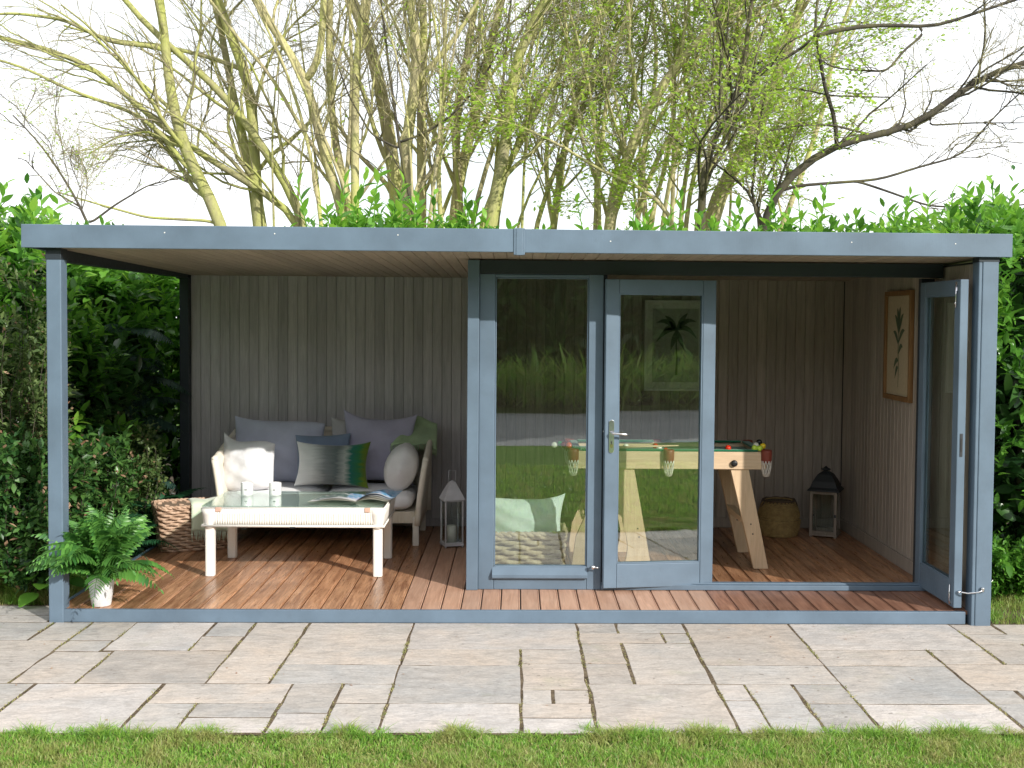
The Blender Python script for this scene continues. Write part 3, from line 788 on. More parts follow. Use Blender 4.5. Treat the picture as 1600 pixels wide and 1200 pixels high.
# right leaf: folded out, hinge far, free end towards the camera
W2 = 0.665
dr, T2 = door_leaf(2.672, 0.665, math.atan2(-0.665, 0.012), W2)
sl = MB(); sl.T = T2; sl.box(W2 + .0003, W2 + .0025, -.009, .009, 1.02, 1.16); sl.build('lock_plate', 'bronze_metal', dr, bevel=.001)
sl = MB(); sl.T = T2; sl.box(W2 + .003, W2 + .0045, -.004, .004, 1.05, 1.13); sl.build('lock_slot', 'rubber', dr)
bl = MB(); bl.T = T2; bl.tube([(W2 - .045, -.034, 1.92), (W2 - .045, -.034, 2.075)], [.004, .004], 8)
bl.box(W2 - .055, W2 - .035, -.031, -.0255, 2.02, 2.045); bl.box(W2 - .055, W2 - .035, -.031, -.0255, 2.055, 2.075)
bl.lathe([(0.002, -.008), (.008, -.005), (.008, .005), (.002, .008)], (W2 - .045, -.036, 1.945), 10); bl.build('bolt', 'chrome', dr)
bl = MB(); bl.T = T2; bl.tube([(W2 - .045, -.034, .115), (W2 - .045, -.034, .235)], [.004, .004], 8); bl.box(W2 - .055, W2 - .035, -.031, -.0255, .12, .14); bl.build('bolt', 'chrome', dr)
hk = MB()
hk.tube([(2.690, -0.006, 0.20), (2.70, -0.028, 0.203), (2.73, -.038, 0.199), (2.79, -0.050, 0.208), (2.815, -.048, 0.218), (2.82, -0.036, 0.222)], .0045, 8)
hk.lathe([(.010, -.022), (.011, 0), (.009, .004)], (2.818, -.044, .232), 10); hk.lathe([(.009, -.006), (.011, 0), (.009, .004)], (2.688, -.01, .203), 10)
hk.build('door_hook', 'chrome', room)

# ------------------------------------------------------------------ pillows
def pillow(name, mat, w, h, t, c, R, label, n=22, pinch=0.10, seed=0, droop=0.0, plump=0.5, group=None, piping=None, corner=(0, 0, 0, 0)):
    r = np.random.default_rng(seed)
    u = np.sin(np.linspace(-1, 1, n) * math.pi / 2); U, V = np.meshgrid(u, u, indexing='ij')
    X = w / 2 * U * (1 - pinch * (1 - V ** 2)); Z = h / 2 * V * (1 - pinch * (1 - U ** 2))
    prof = np.clip((1 - U ** 2) * (1 - V ** 2), 0, 1) ** plump
    ph = r.uniform(0, 6.28, 10)
    wr = 0.012 * (np.sin(6 * U + 4 * V + ph[0]) * np.sin(5 * V + ph[1])) + 0.006 * np.sin(13 * U - 9 * V + ph[2]) + 0.008 * np.sin(9 * (U + V) + ph[3]) * U ** 2
    cr = 0.010 * np.sin(18 * np.arctan2(V, U) + ph[4]) * (U ** 2 + V ** 2) / 2
    Zd = Z - droop * h * (np.abs(U) ** 2) * (V > 0)
    for k, (su, sv) in enumerate(((-1, 1), (1, 1), (-1, -1), (1, -1))):
        wgt = np.clip(su * U, 0, 1) ** 3 * np.clip(sv * V, 0, 1) ** 3
        Zd = Zd + corner[k] * wgt
    b = MB(); b.T = (R, np.array(c, float))
    e = 0.006 + 0 * U
    f = np.stack([X, -(t / 2 * prof + e + (wr + cr) * prof), Zd], 2); k_ = np.stack([X, (t / 2 * prof + e), Zd], 2)
    b.grid(f[:, ::-1]); b.grid(k_)
    rim = [(i, 0) for i in range(n)] + [(n - 1, j) for j in range(1, n)] + [(i, n - 1) for i in range(n - 2, -1, -1)] + [(0, j) for j in range(n - 2, 0, -1)]
    ringf = np.array([f[i, j] for i, j in rim]); ringb = np.array([k_[i, j] for i, j in rim])
    b.grid(np.stack([np.vstack([ringf, ringf[:1]]), np.vstack([ringb, ringb[:1]])], 1))
    o = b.build(name, mat, loc=c)
    # keep the mesh in its own orientation so that patterns follow the cloth
    me = o.data; co = np.empty(len(me.vertices) * 3); me.vertices.foreach_get('co', co); co = co.reshape(-1, 3) @ R
    me.vertices.foreach_set('co', co.ravel()); me.update()
    o.matrix_world = Matrix.Translation(Vector(c)) @ Matrix(R.tolist()).to_4x4()
    tag(o, label, 'cushion', group)
    return o

# ------------------------------------------------------------------ sofa
sofa = thing('sofa', 'two seat cream woven loom sofa against the panelled veranda wall', 'sofa', (-1.5, 2.4, DZ))
def ribbed(x0, x1, z0, z1, y, amp=0.003, pitch=0.011, ax='x', flare=0.0, thick=0.018):
    n = int((x1 - x0) / pitch * 4); xs = np.linspace(x0, x1, n)
    o = amp * np.sin(np.arange(n) * math.pi / 2)
    zs = np.linspace(z0, z1, 4); G = []
    for i, xx in enumerate(xs):
        G.append([((xx, y - o[i] - flare * k / 3, z) if ax == 'x' else (y - o[i] - flare * k / 3, xx, z)) for k, z in enumerate(zs)])
    return G
b = MB(); b.box(-2.215, -0.775, 2.045, 2.72, .245, .335); b.build('seat_frame', 'cream_loom', sofa, bevel=.01)
b = MB(); b.grid(ribbed(-2.20, -0.79, .248, .336, 2.040)); b.build('front_weave', 'cream_loom', sofa)
for lx, ly in ((-2.235, 2.03), (-0.765, 2.03), (-2.235, 2.70), (-0.765, 2.70)):
    b = MB(); b.prism([(lx - .024, ly - .024), (lx + .024, ly - .024), (lx + .024, ly + .024), (lx - .024, ly + .024)], DZ, .30, 'z')
    b.build('leg', 'white_paint', sofa, bevel=.007)
def arm(sx):
    X0 = -1.5 + sx * 0.742
    G = []; top = []
    ny = 16
    for i in range(ny):
        v = i / (ny - 1); y = 2.015 + v * 0.73
        zt = 0.735 + 0.15 * v ** 1.4 + 0.02 * math.sin(v * 3)
        col = []
        for k in range(9):
            q = k / 8; z = .235 + (zt - .235) * q
            col.append((X0 + sx * (0.004 + 0.062 * q ** 1.4), y, z))
        G.append(col); top.append(col[-1])
    b = MB(); b.grid(G); b.build('arm', 'cream_loom', sofa, solid=.042, bevel=0)
    r = MB(); front = [G[0][k] for k in range(9)]
    r.tube(top, .024, 10); r.tube([(p[0], p[1] - .004, p[2]) for p in front], .0225, 10); r.build('arm_rail', 'cream_loom', sofa)
arm(-1); arm(1)
G = [[(x, 2.735 + .05 * q, .24 + q * (.56 + .10 * math.cos((x + 1.5) * 1.6))) for q in np.linspace(0, 1, 5)] for x in np.linspace(-2.30, -0.70, 24)]
b = MB(); b.grid(G); b.build('backrest', 'cream_loom', sofa, solid=.04)
r = MB(); r.tube([g_[-1] for g_ in G], .026, 10); r.build('back_rail', 'cream_loom', sofa)

def seat_cushion(x0, x1, seed, label):
    n = 22; c = ((x0 + x1) / 2, 2.33, .415); w = x1 - x0; d = .66; h = .155
    r = np.random.default_rng(seed); ph = r.uniform(0, 6, 4)
    b = MB(); lat = 14
    G = []
    for i in range(lat + 1):
        f = -math.pi / 2 + math.pi * i / lat; row = []
        for j in range(40):
            a = 2 * math.pi * j / 40
            se = lambda v, p: math.copysign(abs(v) ** p, v)
            x = w / 2 * se(math.cos(a), .22) * se(math.cos(f), .35); y = d / 2 * se(math.sin(a), .22) * se(math.cos(f), .35)
            z = h / 2 * se(math.sin(f), .7) + (.010 * math.sin(9 * x + ph[0]) * math.sin(8 * y + ph[1]) if i > lat / 2 else 0)
            z -= 0.02 * max(0, i / lat - .6) * (abs(2 * x / w) ** 4)
            row.append((c[0] + x, c[1] + y, c[2] + z))
        row.append(row[0]); G.append(row)
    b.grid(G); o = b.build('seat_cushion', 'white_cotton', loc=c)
    return tag(recalc(o), label, 'cushion', 'white seat cushions of the sofa')
seat_cushion(-2.205, -1.502, 1, 'left white box seat cushion of the loom sofa')
seat_cushion(-1.498, -0.795, 2, 'right white box seat cushion of the loom sofa')

pillow('back_cushion', 'grey_linen', .74, .52, .20, (-1.93, 2.60, .735), rotx(-.20), 'large smooth blue grey back cushion at the left of the sofa', seed=3, pinch=.05, corner=(.03, -.03, 0, 0), plump=.42)
pillow('back_cushion', 'pale_grey_cotton', .70, .50, .17, (-1.17, 2.655, .735), rotx(-.16), 'pale crumpled back cushion almost hidden behind the mauve one', seed=4, pinch=.05, corner=(.03, 0, 0, 0), plump=.42)
pillow('cushion', 'mauve_linen', .60, .56, .17, (-1.11, 2.50, .765), rotx(-.22) @ roty(.03), 'large dusky mauve square cushion with tall pointed left corner', seed=5, pinch=.13, corner=(.04, .02, 0, 0))
pillow('cushion', 'blue_velvet', .44, .40, .13, (-1.54, 2.40, .70), rotx(-.25) @ roty(-.04), 'slate blue velvet cushion tucked behind the green ombre cushion', seed=6, pinch=.08)
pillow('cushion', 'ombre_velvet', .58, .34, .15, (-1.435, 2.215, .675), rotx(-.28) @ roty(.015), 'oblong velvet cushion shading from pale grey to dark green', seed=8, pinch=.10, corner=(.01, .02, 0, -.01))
pillow('cushion', 'white_cotton', .46, .42, .26, (-2.09, 2.20, .665), rotz(-.35) @ rotx(-.25) @ roty(-.10), 'white arm cushion with a pointed top on the left sofa arm', seed=9, pinch=.09, corner=(.07, -.05, .05, .04), plump=.50)
# the right arm bolster
bo = MB(); prof = []
G = []
for i in range(15):
    f = i / 14; y = -.26 + .52 * f; r_ = .138 * (1 - abs(2 * f - 1) ** 5) ** .5 + .002
    G.append([(r_ * math.cos(a) * (1 + .03 * math.sin(3 * a + i)), y, r_ * 1.18 * math.sin(a) * (1 + .02 * math.sin(5 * a))) for a in np.linspace(0, 2 * math.pi, 25)])
bo.T = (rotz(.05) @ roty(.30) @ np.diag([.92, 1, 1.12]), np.array([-.905, 2.33, .650])); bo.grid(G)
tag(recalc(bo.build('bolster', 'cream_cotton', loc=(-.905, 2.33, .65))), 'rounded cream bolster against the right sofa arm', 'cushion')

def throw_mesh(G, fringe_edge, mat, name, label, loc, flen=.06, nf=36, thick=.006, extra=None, seed=1):
    r = np.random.default_rng(seed)
    t = thing(name, label, 'throw blanket', loc)
    b = MB(); b.grid(G); b.build('blanket', mat, t, solid=thick)
    fr = MB(); E = np.array(fringe_edge)
    tt = np.linspace(0, len(E) - 1, nf)
    for q in tt:
        i = min(int(q), len(E) - 2); p = E[i] * (1 - q + i) + E[i + 1] * (q - i)
        L = flen * r.uniform(.75, 1.15); dx = r.uniform(-.012, .012)
        fr.tube([p, p + np.array([dx * .5, r.uniform(-.006, .004), -L * .5]), p + np.array([dx, r.uniform(-.006, .004), -L])], [.0026, .003, .0018], 4)
    fr.build('fringe', mat, t)
    return t
# green throw over the right back corner of the sofa
nu, nv = 18, 22; G = []
for i in range(nu):
    u = i / (nu - 1); row = []
    for j in range(nv):
        v = j / (nv - 1)
        # path over the rail: from behind, over, down in front
        s = v * .43
        if s < .12: y, z = 2.82 - .03 * s / .12, .72 + s / .12 * .20
        elif s < .26: a = (s - .12) / .14 * math.pi / 2; y, z = 2.79 - .17 * math.sin(a), .92 + .065 * math.sin(a * 2) + .03
        else: q = (s - .26) / .26; y, z = 2.62 - .34 * q, .965 - .19 * q - .03 * q * q
        x = -.985 + .32 * u + .05 * v * (u - .3)
        z -= .06 * (abs(u - .45) * 1.6) ** 2; y += .018 * math.sin(u * 14 + v * 3) * v; z += .012 * math.sin(u * 9 + v * 7)
        row.append((x, y, z))
    G.append(row)
throw_mesh(G, [g_[-1] for g_ in G], 'green_wool', 'throw_blanket', 'soft sage green fringed throw over the right corner of the sofa', (-.84, 2.6, .9), .055, 40, seed=3)
# ------------------------------------------------------------------ coffee table
tb = thing('coffee_table', 'white woven coffee table with a glass top on the wooden deck', 'coffee table', (-1.49, 1.25, DZ))
X0, X1, Y0, Y1, ZT = -2.105, -.885, .905, 1.60, .548
for lx, ly in ((X0 + .045, Y0 + .04), (X1 - .045, Y0 + .04), (X0 + .045, Y1 - .04), (X1 - .045, Y1 - .04)):
    b = MB(); r_ = .032
    pl = [(lx + r_ * math.copysign(abs(math.cos(a)) ** .5, math.cos(a)), ly + r_ * math.copysign(abs(math.sin(a)) ** .5, math.sin(a))) for a in np.linspace(0, 2 * math.pi, 21)[:-1]]
    b.prism(pl, DZ, .47, 'z'); b.build('leg', 'white_paint', tb, bevel=.004)
for (a0, a1, yy, ax, fl) in ((X0 + .02, X1 - .02, Y0 + .01, 'x', .014), (X0 + .02, X1 - .02, Y1 - .01, 'x', -.014)):
    b = MB(); b.grid(ribbed(a0, a1, .425, .535, yy, .0035, .0165, 'x', fl)); b.build('apron', 'white_paint', tb, solid=.006)
for xx, fl in ((X0 + .01, .014), (X1 - .01, -.014)):
    b = MB(); b.grid(ribbed(Y0 + .02, Y1 - .02, .425, .535, xx, .0035, .0165, 'y', fl)); b.build('apron', 'white_paint', tb, solid=.006)
b = MB()
for z, r_ in ((.421, .009), (.538, .011)):
    e = .0 if z < .5 else -.004
    b.tube([(X0 - e, Y0 - e, z), (X1 + e, Y0 - e, z), (X1 + e, Y1 + e, z), (X0 - e, Y1 + e, z), (X0 - e, Y0 - e, z)], r_, 8)
b.build('rail', 'white_paint', tb)
for cx, cy in ((X0 + .045, Y0 + .035), (X1 - .045, Y0 + .035), (X0 + .045, Y1 - .035), (X1 - .045, Y1 - .035)):
    b = MB(); b.lathe([(.034, .40), (.038, .425), (.054, .50), (.062, .535)], (cx, cy, 0), 16); b.build('corner_weave', 'white_paint', tb)
b = MB(); b.box(X0 + .03, X1 - .03, Y0 + .03, Y1 - .03, .522, .530); b.build('under_shelf', 'white_paint', tb)
b = MB(); b.box(X0 - .003, X1 + .003, Y0 - .004, Y1 + .004, ZT + .003, ZT + .010); b.build('glass_top', 'table_glass', tb, bevel=.002)
for cx in (X0 + .11, X1 - .11):
    b = MB(); b.box(cx - .020, cx + .020, Y0 - .014, Y0 + .004, ZT - .030, ZT + .001); b.build('glass_clip', 'copper_clip', tb, bevel=.004)
b = MB(); b.box(-1.515, -1.48, Y0 - .012, Y0 - .004, .410, .418); b.build('glass_clip', 'bronze_metal', tb)
ZG = ZT + .010
for i, (px, lab) in enumerate(((387, 'left of the two white candle jars on the glass table top'), (431, 'right of the two white candle jars on the glass table top'))):
    p = at(px, 770, 1.42); j = thing('candle_jar', lab, 'candle jar', (p[0], 1.40, ZG), 'white candle jars on the coffee table')
    b = MB(); b.lathe([(.040, 0), (.043, .004), (.043, .086), (.040, .090), (.037, .088), (.037, .07), (.001, .07)], (p[0], 1.40, ZG), 24); b.build('jar', 'ceramic', j)
    b = MB(); b.box(p[0] - .008, p[0] + .010, 1.3555, 1.358, ZG + .038, ZG + .045); b.build('label', 'bronze_metal', j)
# open magazine
mg = thing('magazine', 'open glossy magazine with curling printed pages on the glass table', 'magazine', (-1.17, 1.22, ZG))
def page(x0, x1, lift, curl, z0=0.003, skew=0.0):
    G = []
    for i in range(15):
        u = i / 14; row = []
        for k in range(6):
            v = k / 5
            z = ZG + z0 + lift * math.sin(math.pi * min(u * 1.15, 1)) * (1 - .3 * v) + curl * u ** 2 * (.5 + .5 * v)
            row.append((x0 + (x1 - x0) * u + skew * v, 1.075 + .27 * v + .05 * u * (1 if x1 > x0 else -.2), z))
        G.append(row)
    return G
for k in range(3):
    b = MB(); b.grid(page(-1.10, -1.43 + .008 * k, .014 + .004 * k, .0, .003 + .0025 * k, .05)); b.build('page', 'paper' if k < 2 else 'printed_page', mg)
for k in range(4):
    b = MB(); b.grid(page(-1.10, -.86 + .015 * k - .02, .018 + .009 * k, .010 * k, .003 + .0025 * k, .03)); b.build('page', 'paper' if k in (0, 1) else 'printed_page', mg)

# ------------------------------------------------------------------ woven baskets
def basket(name, mat, label, c, ang, lx, ly, h, taper, rows, sw, nst, sq=.35, group=None, handles=True, rim=True, hr=.055, dup=1):
    t = thing(name, label, 'basket', c, group)
    R = rotz(ang); C = np.array(c)
    def per(a, s, off=0.0):
        x = math.copysign(abs(math.cos(a)) ** sq, math.cos(a)) * (lx / 2 * s + off); y = math.copysign(abs(math.sin(a)) ** sq, math.sin(a)) * (ly / 2 * s + off)
        return x, y
    # even arc-length parametrisation
    aa = np.linspace(0, 2 * math.pi, 2000); pp = np.array([per(a, 1) for a in aa]); L = np.concatenate([[0], np.cumsum(np.hypot(*np.diff(pp, axis=0).T))])
    m_ = nst * 4; sA = np.interp(np.linspace(0, L[-1], m_ + 1)[:-1], L, aa)
    b = MB(); b.T = (R, C)
    for r in range(rows):
        z = (r + .5) / rows * h; s = taper + (1 - taper) * (z / h)
        pts = []
        for k, a in enumerate(sA):
            o = sw * .55 * math.sin(k * math.pi / 4 + math.pi * r); x, y = per(a, s, o)
            pts.append((x, y, z + sw * .25 * math.cos(k * math.pi / 4 + math.pi * r) + .0015 * math.sin(k * .7 + r)))
        b.tube(pts, sw * .62, 5, closed=True, ell=(.75, h / rows / sw * .92))
    b.build('weave', mat, t)
    b = MB(); b.T = (R, C)
    G = [[(*per(a, taper + (1 - taper) * q, -sw * .7), .006 + q * (h - .01)) for q in (0, .5, 1)] for a in sA]; b.grid(G, closed_u=True)
    x = [(*per(a, taper, -sw), .012) for a in sA]; b.add(x, [tuple(range(len(x)))])
    b.build('liner', 'basket_liner', t)
    b = MB(); b.T = (R, C)
    for q in range(2):
        b.tube([(*per(a, 1, sw * .5 * math.sin(k * 1.3 + q * math.pi)), h + sw * (.3 + .5 * math.cos(k * 1.3 + q * math.pi))) for k, a in enumerate(sA)], sw * .72, 5, closed=True)
    b.build('rim', mat, t)
    if handles:
        for sx in (-1, 1):
            b = MB(); b.T = (R, C)
            hw = hr
            b.tube([(sx * lx / 2 * .99, hw * math.cos(a), h - .02 + (hr * 1.15) * math.sin(a)) for a in np.linspace(0, math.pi, 12)], sw * .62, 6); b.build('handle', mat, t)
    return t
basket('storage_basket', 'wicker_brown', 'brown wicker basket with a pale green throw beside the coffee table', (-2.45, 1.93, DZ), .42, .56, .36, .335, .84, 15, .013, 30, hr=.045)
nu, nv = 16, 20; G = []
R_ = rotz(.42)
for i in range(nu):
    u = i / (nu - 1); row = []
    for j in range(nv):
        v = j / (nv - 1); s = v * .48
        lx = -.04 + .30 * u
        if s < .18: ly, lz = .02 - .215 * (s / .18), .365 + .012 * math.sin(s / .18 * 3.1)
        elif s < .22: q = (s - .18) / .04; ly, lz = -.195 - .018 * math.sin(q * 1.57), .365 - .03 * q
        else: q = (s - .22) / .26; ly, lz = -.213 + .018 * q, .335 - .175 * q
        ly -= .009 * math.sin(u * 13 + 1.2) * min(1, v * 1.5); lz += .006 * math.sin(u * 11) - .018 * u * v
        p = R_ @ np.array([lx, ly, lz]) + np.array([-2.45, 1.93, DZ]); row.append(tuple(p))
    G.append(row)
throw_mesh(G, [g_[-1] for g_ in G], 'pale_green_wool', 'throw_blanket', 'pale green fringed throw hanging over the rim of the brown basket', (-2.35, 1.9, .4), .075, 34, seed=5)
basket('storage_basket', 'wicker_straw', 'straw coloured chunky woven basket behind the fixed window', (.03, 1.06, DZ), .03, .62, .38, .295, .93, 9, .021, 22, hr=.055)
pillow('cushion', 'mint_cotton', .56, .34, .16, (.06, 1.02, .44), rotx(-.12) @ roty(.02), 'pale mint cushion standing in the woven basket behind the window', seed=12, pinch=.11, corner=(-.01, .03, 0, 0))

# belly basket
bb = thing('belly_basket', 'round tan seagrass belly basket with dark seam by the inner wall', 'basket', (2.165, 2.55, DZ))
b = MB(); rows = 26; cx, cy = 2.165, 2.55
for r in range(rows):
    q = (r + .5) / rows; z = .29 * q; rad = .118 + .052 * math.sin(min(1, (1 - abs(q - .42) / .62)) * math.pi / 2) - (.02 if q > .85 else 0) * (q - .85) / .15
    if abs(q - .5) < .02: rad -= .010
    b.tube([(cx + (rad + .003 * math.sin(k * math.pi / 2 + math.pi * r)) * math.cos(k * 2 * math.pi / 96), cy + (rad + .003 * math.sin(k * math.pi / 2 + math.pi * r)) * math.sin(k * 2 * math.pi / 96), DZ + z + .004) for k in range(96)], .0062, 4, closed=True)
b.build('weave', 'wicker_tan', bb)
b = MB(); b.lathe([(.115, .004), (.160, .12), (.150, .2), (.120, .285)], (cx, cy, DZ), 32); b.build('liner', 'basket_liner', bb)
b = MB(); b.tube([(cx + .128 * math.cos(a), cy + .128 * math.sin(a), DZ + .292 + .003 * math.sin(9 * a)) for a in np.linspace(0, 2 * math.pi, 40)[:-1]], .009, 6, closed=True); b.build('rim', 'basket_liner', bb)
for sx in (-1, 1):
    b = MB(); b.tube([(cx + sx * (.128 + .02 * math.sin(a)), cy + .045 * math.cos(a), DZ + .285 - .05 * math.sin(a)) for a in np.linspace(0, math.pi, 12)], .006, 6); b.build('handle', 'basket_liner', bb)

# ------------------------------------------------------------------ lanterns
def lantern(name, label, c, ang, w, hb, roofh, fm, rm, kind):
    t = thing(name, label, 'lantern', c); T = (rotz(ang), np.array(c, float)); s = .011 if kind == 'white' else .022
    h = w / 2
    for sx in (-1, 1):
        for sy in (-1, 1):
            b = MB(); b.T = T; b.box(*sorted((sx * h, sx * (h - s))), *sorted((sy * h, sy * (h - s))), 0, hb); b.build('corner_post', fm, t, bevel=.001)
    b = MB(); b.T = T; b.box(-h * 1.06, h * 1.06, -h * 1.06, h * 1.06, .012, .028); b.build('base', fm, t, bevel=.002)
    b = MB(); b.T = T
    for z0, z1 in ((.0285, .0285 + s), (hb - s, hb - .0005)):
        b = MB(); b.T = T
        for a0 in (-1, 1):
            b.box(-h + s, h - s, *sorted((a0 * h, a0 * (h - s))), z0, z1); b.box(*sorted((a0 * h, a0 * (h - s))), -h + s, h - s, z0, z1)
        b.build('rail', fm, t)
    for sx, sy in ((0, -1), (0, 1), (1, 0), (-1, 0)):
        b = MB(); b.T = T
        if sx == 0: b.box(-h + s, h - s, sy * (h - s / 2) - .0015, sy * (h - s / 2) + .0015, .03 + s, hb - s)
        else: b.box(sx * (h - s / 2) - .0015, sx * (h - s / 2) + .0015, -h + s, h - s, .03 + s, hb - s)
        b.build('pane', 'plain_glass', t)
    b = MB(); b.T = T
    if kind == 'white':
        b.lathe([(h * 1.66, hb), (h * 1.60, hb + .006), (h * .95, hb + roofh * .55), (h * .42, hb + roofh * .93), (.008, hb + roofh)], n=4, rot=math.pi / 4)
        b.build('roof', rm, t, bevel=.002)
        b = MB(); b.T = T; b.tube([(-.026, 0, hb + roofh - .012), (-.028, 0, hb + roofh + .075), (.028, 0, hb + roofh + .075), (.026, 0, hb + roofh - .012)], .003, 6); b.build('handle', rm, t)
        b = MB(); b.T = T; b.lathe([(.036, .03), (.036, .16), (.030, .163)], n=18); b.build('candle', 'candle_wax', t)
    else:
        b.lathe([(h * 1.72, hb), (h * 1.66, hb + .012), (h * 1.42, hb + .03), (h * 1.18, hb + roofh * .42), (h * .75, hb + roofh * .70), (h * .38, hb + roofh * .80), (h * .30, hb + roofh * .82)], n=4, rot=math.pi / 4)
        b.build('roof', rm, t, bevel=.002)
        b = MB(); b.T = T; b.lathe([(.02, hb + roofh * .80), (.018, hb + roofh * .84), (.040, hb + roofh * .90), (.040, hb + roofh * .92), (.018, hb + roofh * .97), (.004, hb + roofh * 1.05)], n=12); b.build('finial', rm, t)
        b = MB(); b.T = T; b.tube([(-h + s + .01, -h - .004, hb * .48), (-h + s + .01, -h - .012, hb * .48)], .006, 6); b.box(h - s * .9, h - .002, -h - .006, -h, hb * .45, hb * .51); b.build('latch', 'bronze_metal', t)
    return t
lantern('lantern', 'small whitewashed metal lantern on the deck beside the cabin corner', (-.487, 2.02, DZ), .32, .145, .365, .145, 'lantern_white', 'lantern_white', 'white')
lantern('lantern', 'tall wooden lantern with domed dark metal roof in the far room corner', (2.545, 2.54, DZ), -.42, .215, .375, .19, 'washed_wood', 'bronze_metal', 'dark')

# ------------------------------------------------------------------ snooker table
sn = thing('snooker_table', 'small pine snooker table with green cloth inside the garden room', 'snooker table', (1.08, 1.5, DZ))
SX0, SX1, SY0, SY1, SZ0, SZ1 = .405, 1.765, 1.20, 1.88, .785, .908
part('side_rail', 'pine', (SX0, SX1, SY0, SY0 + .03, SZ0, SZ1), parent=sn)
part('side_rail', 'pine', (SX0, SX1, SY1 - .03, SY1, SZ0, SZ1), parent=sn)
part('end_rail', 'pine', (SX0, SX0 + .03, SY0 + .031, SY1 - .031, SZ0, SZ1), parent=sn)
part('end_rail', 'pine', (SX1 - .03, SX1, SY0 + .031, SY1 - .031, SZ0, SZ1), parent=sn)
part('bed', 'green_felt', (SX0 + .031, SX1 - .031, SY0 + .031, SY1 - .031, SZ0 + .04, SZ1 - .032), parent=sn)
for bx in ((SX0 + .06, 1.045, SY0 + .001, SY0 + .055), (1.105, SX1 - .06, SY0 + .001, SY0 + .055), (SX0 + .06, 1.045, SY1 - .055, SY1 - .001), (1.105, SX1 - .06, SY1 - .055, SY1 - .001),
           (SX0 + .001, SX0 + .055, SY0 + .062, SY1 - .062), (SX1 - .055, SX1 - .001, SY0 + .062, SY1 - .062)):
    part('cushion_rail', 'green_felt', (*bx, SZ1 + .0005, SZ1 + .016), parent=sn, bevel=.005)
for (cx, cy) in ((SX0 + .0, SY0 - .0), (1.075, SY0 - .012), (SX1 + .0, SY0 - .0), (SX0, SY1), (1.075, SY1 + .012), (SX1, SY1)):
    pk = MB(); pk.lathe([(.032, -.075), (.037, -.06), (.039, .0), (.037, .016), (.028, .016), (.028, -.02)], (cx, cy, SZ1), 18)
    o = pk.build('pocket', 'leather', sn)
    nt = MB()
    for k in range(10):
        a = 2 * math.pi * k / 10
        for sgn in (-1, 1):
            nt.tube([(cx + .036 * math.cos(a + sgn * q * .9) * (1 - .45 * q ** 2), cy + .036 * math.sin(a + sgn * q * .9) * (1 - .45 * q ** 2), SZ1 - .06 - .11 * q) for q in np.linspace(0, 1, 6)], .0022, 4)
    nt.lathe([(.002, -.175), (.018, -.172), (.020, -.165)], (cx, cy, SZ1), 10)
    nt.build('net', 'net_cord', o)
b = MB(); b.T = (rotx(math.pi / 2), np.array([1.537, SY0 - .001, .828])); b.lathe([(.021, 0), (.024, .006), (.022, .018), (.012, .022)], n=20); b.build('leveller_knob', 'black_plastic', sn)
# right legs: straight boards raked outwards, one per side
for yy in (SY0 + .015, SY1 - .075):
    b = MB(); b.prism([(1.515, SZ0), (1.645, SZ0), (1.795, DZ + .001), (1.690, DZ + .001)], yy, yy + .045, 'y')
    lg = b.build('leg', 'pine_leg', sn, bevel=.004)
    for z, xx in ((.36, 1.70), (.29, 1.715)):
        s = MB(); s.T = (rotx(math.pi / 2), np.array([xx - .035, yy + .0003, z + .035])); s.lathe([(.006, 0), (.005, .003)], n=8); s.build('bolt', 'bronze_metal', lg)
# left legs: shaped boards with an arched cut-out between two feet
for yy in (SY0 + .015, SY1 - .075):
    arch = [(.465 + .0, DZ + .001)]
    P = [(.605, SZ0), (.835, SZ0), (.965, DZ + .001), (.765, DZ + .001)]
    P += [(.765 + .03 * math.sin(q * math.pi), DZ + q * .30) for q in np.linspace(.05, 1, 8)]
    P += [(.69 + .07 * math.cos(a), .42 + .05 * math.sin(a)) for a in np.linspace(.3, math.pi, 6)]
    P += [(.50 + .10 * (1 - q) ** 2 + .02, DZ + q * .33) for q in np.linspace(1, 0.05, 6)]
    P += [(.515, DZ + .001), (.400, DZ + .001), (.43, .30), (.56, .60)]
    b = MB(); b.prism(P, yy, yy + .045, 'y'); lg = b.build('leg', 'pine_leg', sn)
    for z, xx in ((.36, .865), (.30, .875)):
        s = MB(); s.T = (rotx(math.pi / 2), np.array([xx, yy + .0003, z])); s.lathe([(.006, 0), (.005, .003)], n=8); s.build('bolt', 'bronze_metal', lg)
b = MB(); b.box(1.60, 1.66, SY0 + .061, SY1 - .076, .40, .44); b.build('stretcher', 'pine', sn, bevel=.003)
BR = .0215
def ball(x, y, mat, lab, z=None):
    b = MB(); zz = (SZ1 - .032 + BR) if z is None else z
    b.lathe([(BR * math.cos(a) + 1e-5, BR * math.sin(a)) for a in np.linspace(-math.pi / 2, math.pi / 2, 13)], (x, y, zz), 20)
    tag(b.build('ball', mat, loc=(x, y, zz)), lab, 'snooker ball', 'balls on the snooker table')
RT = SZ1 + .0165 + BR
def bx(px, Y): return at(px, 700, Y)[0]
ball(bx(866, 1.24), 1.24, 'ball_white', 'cream ball at the far left pocket, leftmost of its cluster', RT + .0)
ball(bx(875, 1.30), 1.30, 'ball_green', 'green ball between the cream and maroon balls at the left pocket', RT + .0)
ball(bx(881, 1.26), 1.26, 'ball_maroon', 'dark maroon ball next to the orange one by the left pocket', RT)
ball(bx(889, 1.23), 1.228, 'ball_orange', 'bright orange ball on the rail at the left pocket', RT)
ball(bx(978, 1.62), 1.62, 'ball_white', 'cream ball seen through the door glass above a red one', SZ1 - .032 + BR + .0)
ball(bx(979, 1.30), 1.30, 'ball_red', 'red ball just below the cream one behind the door glass')
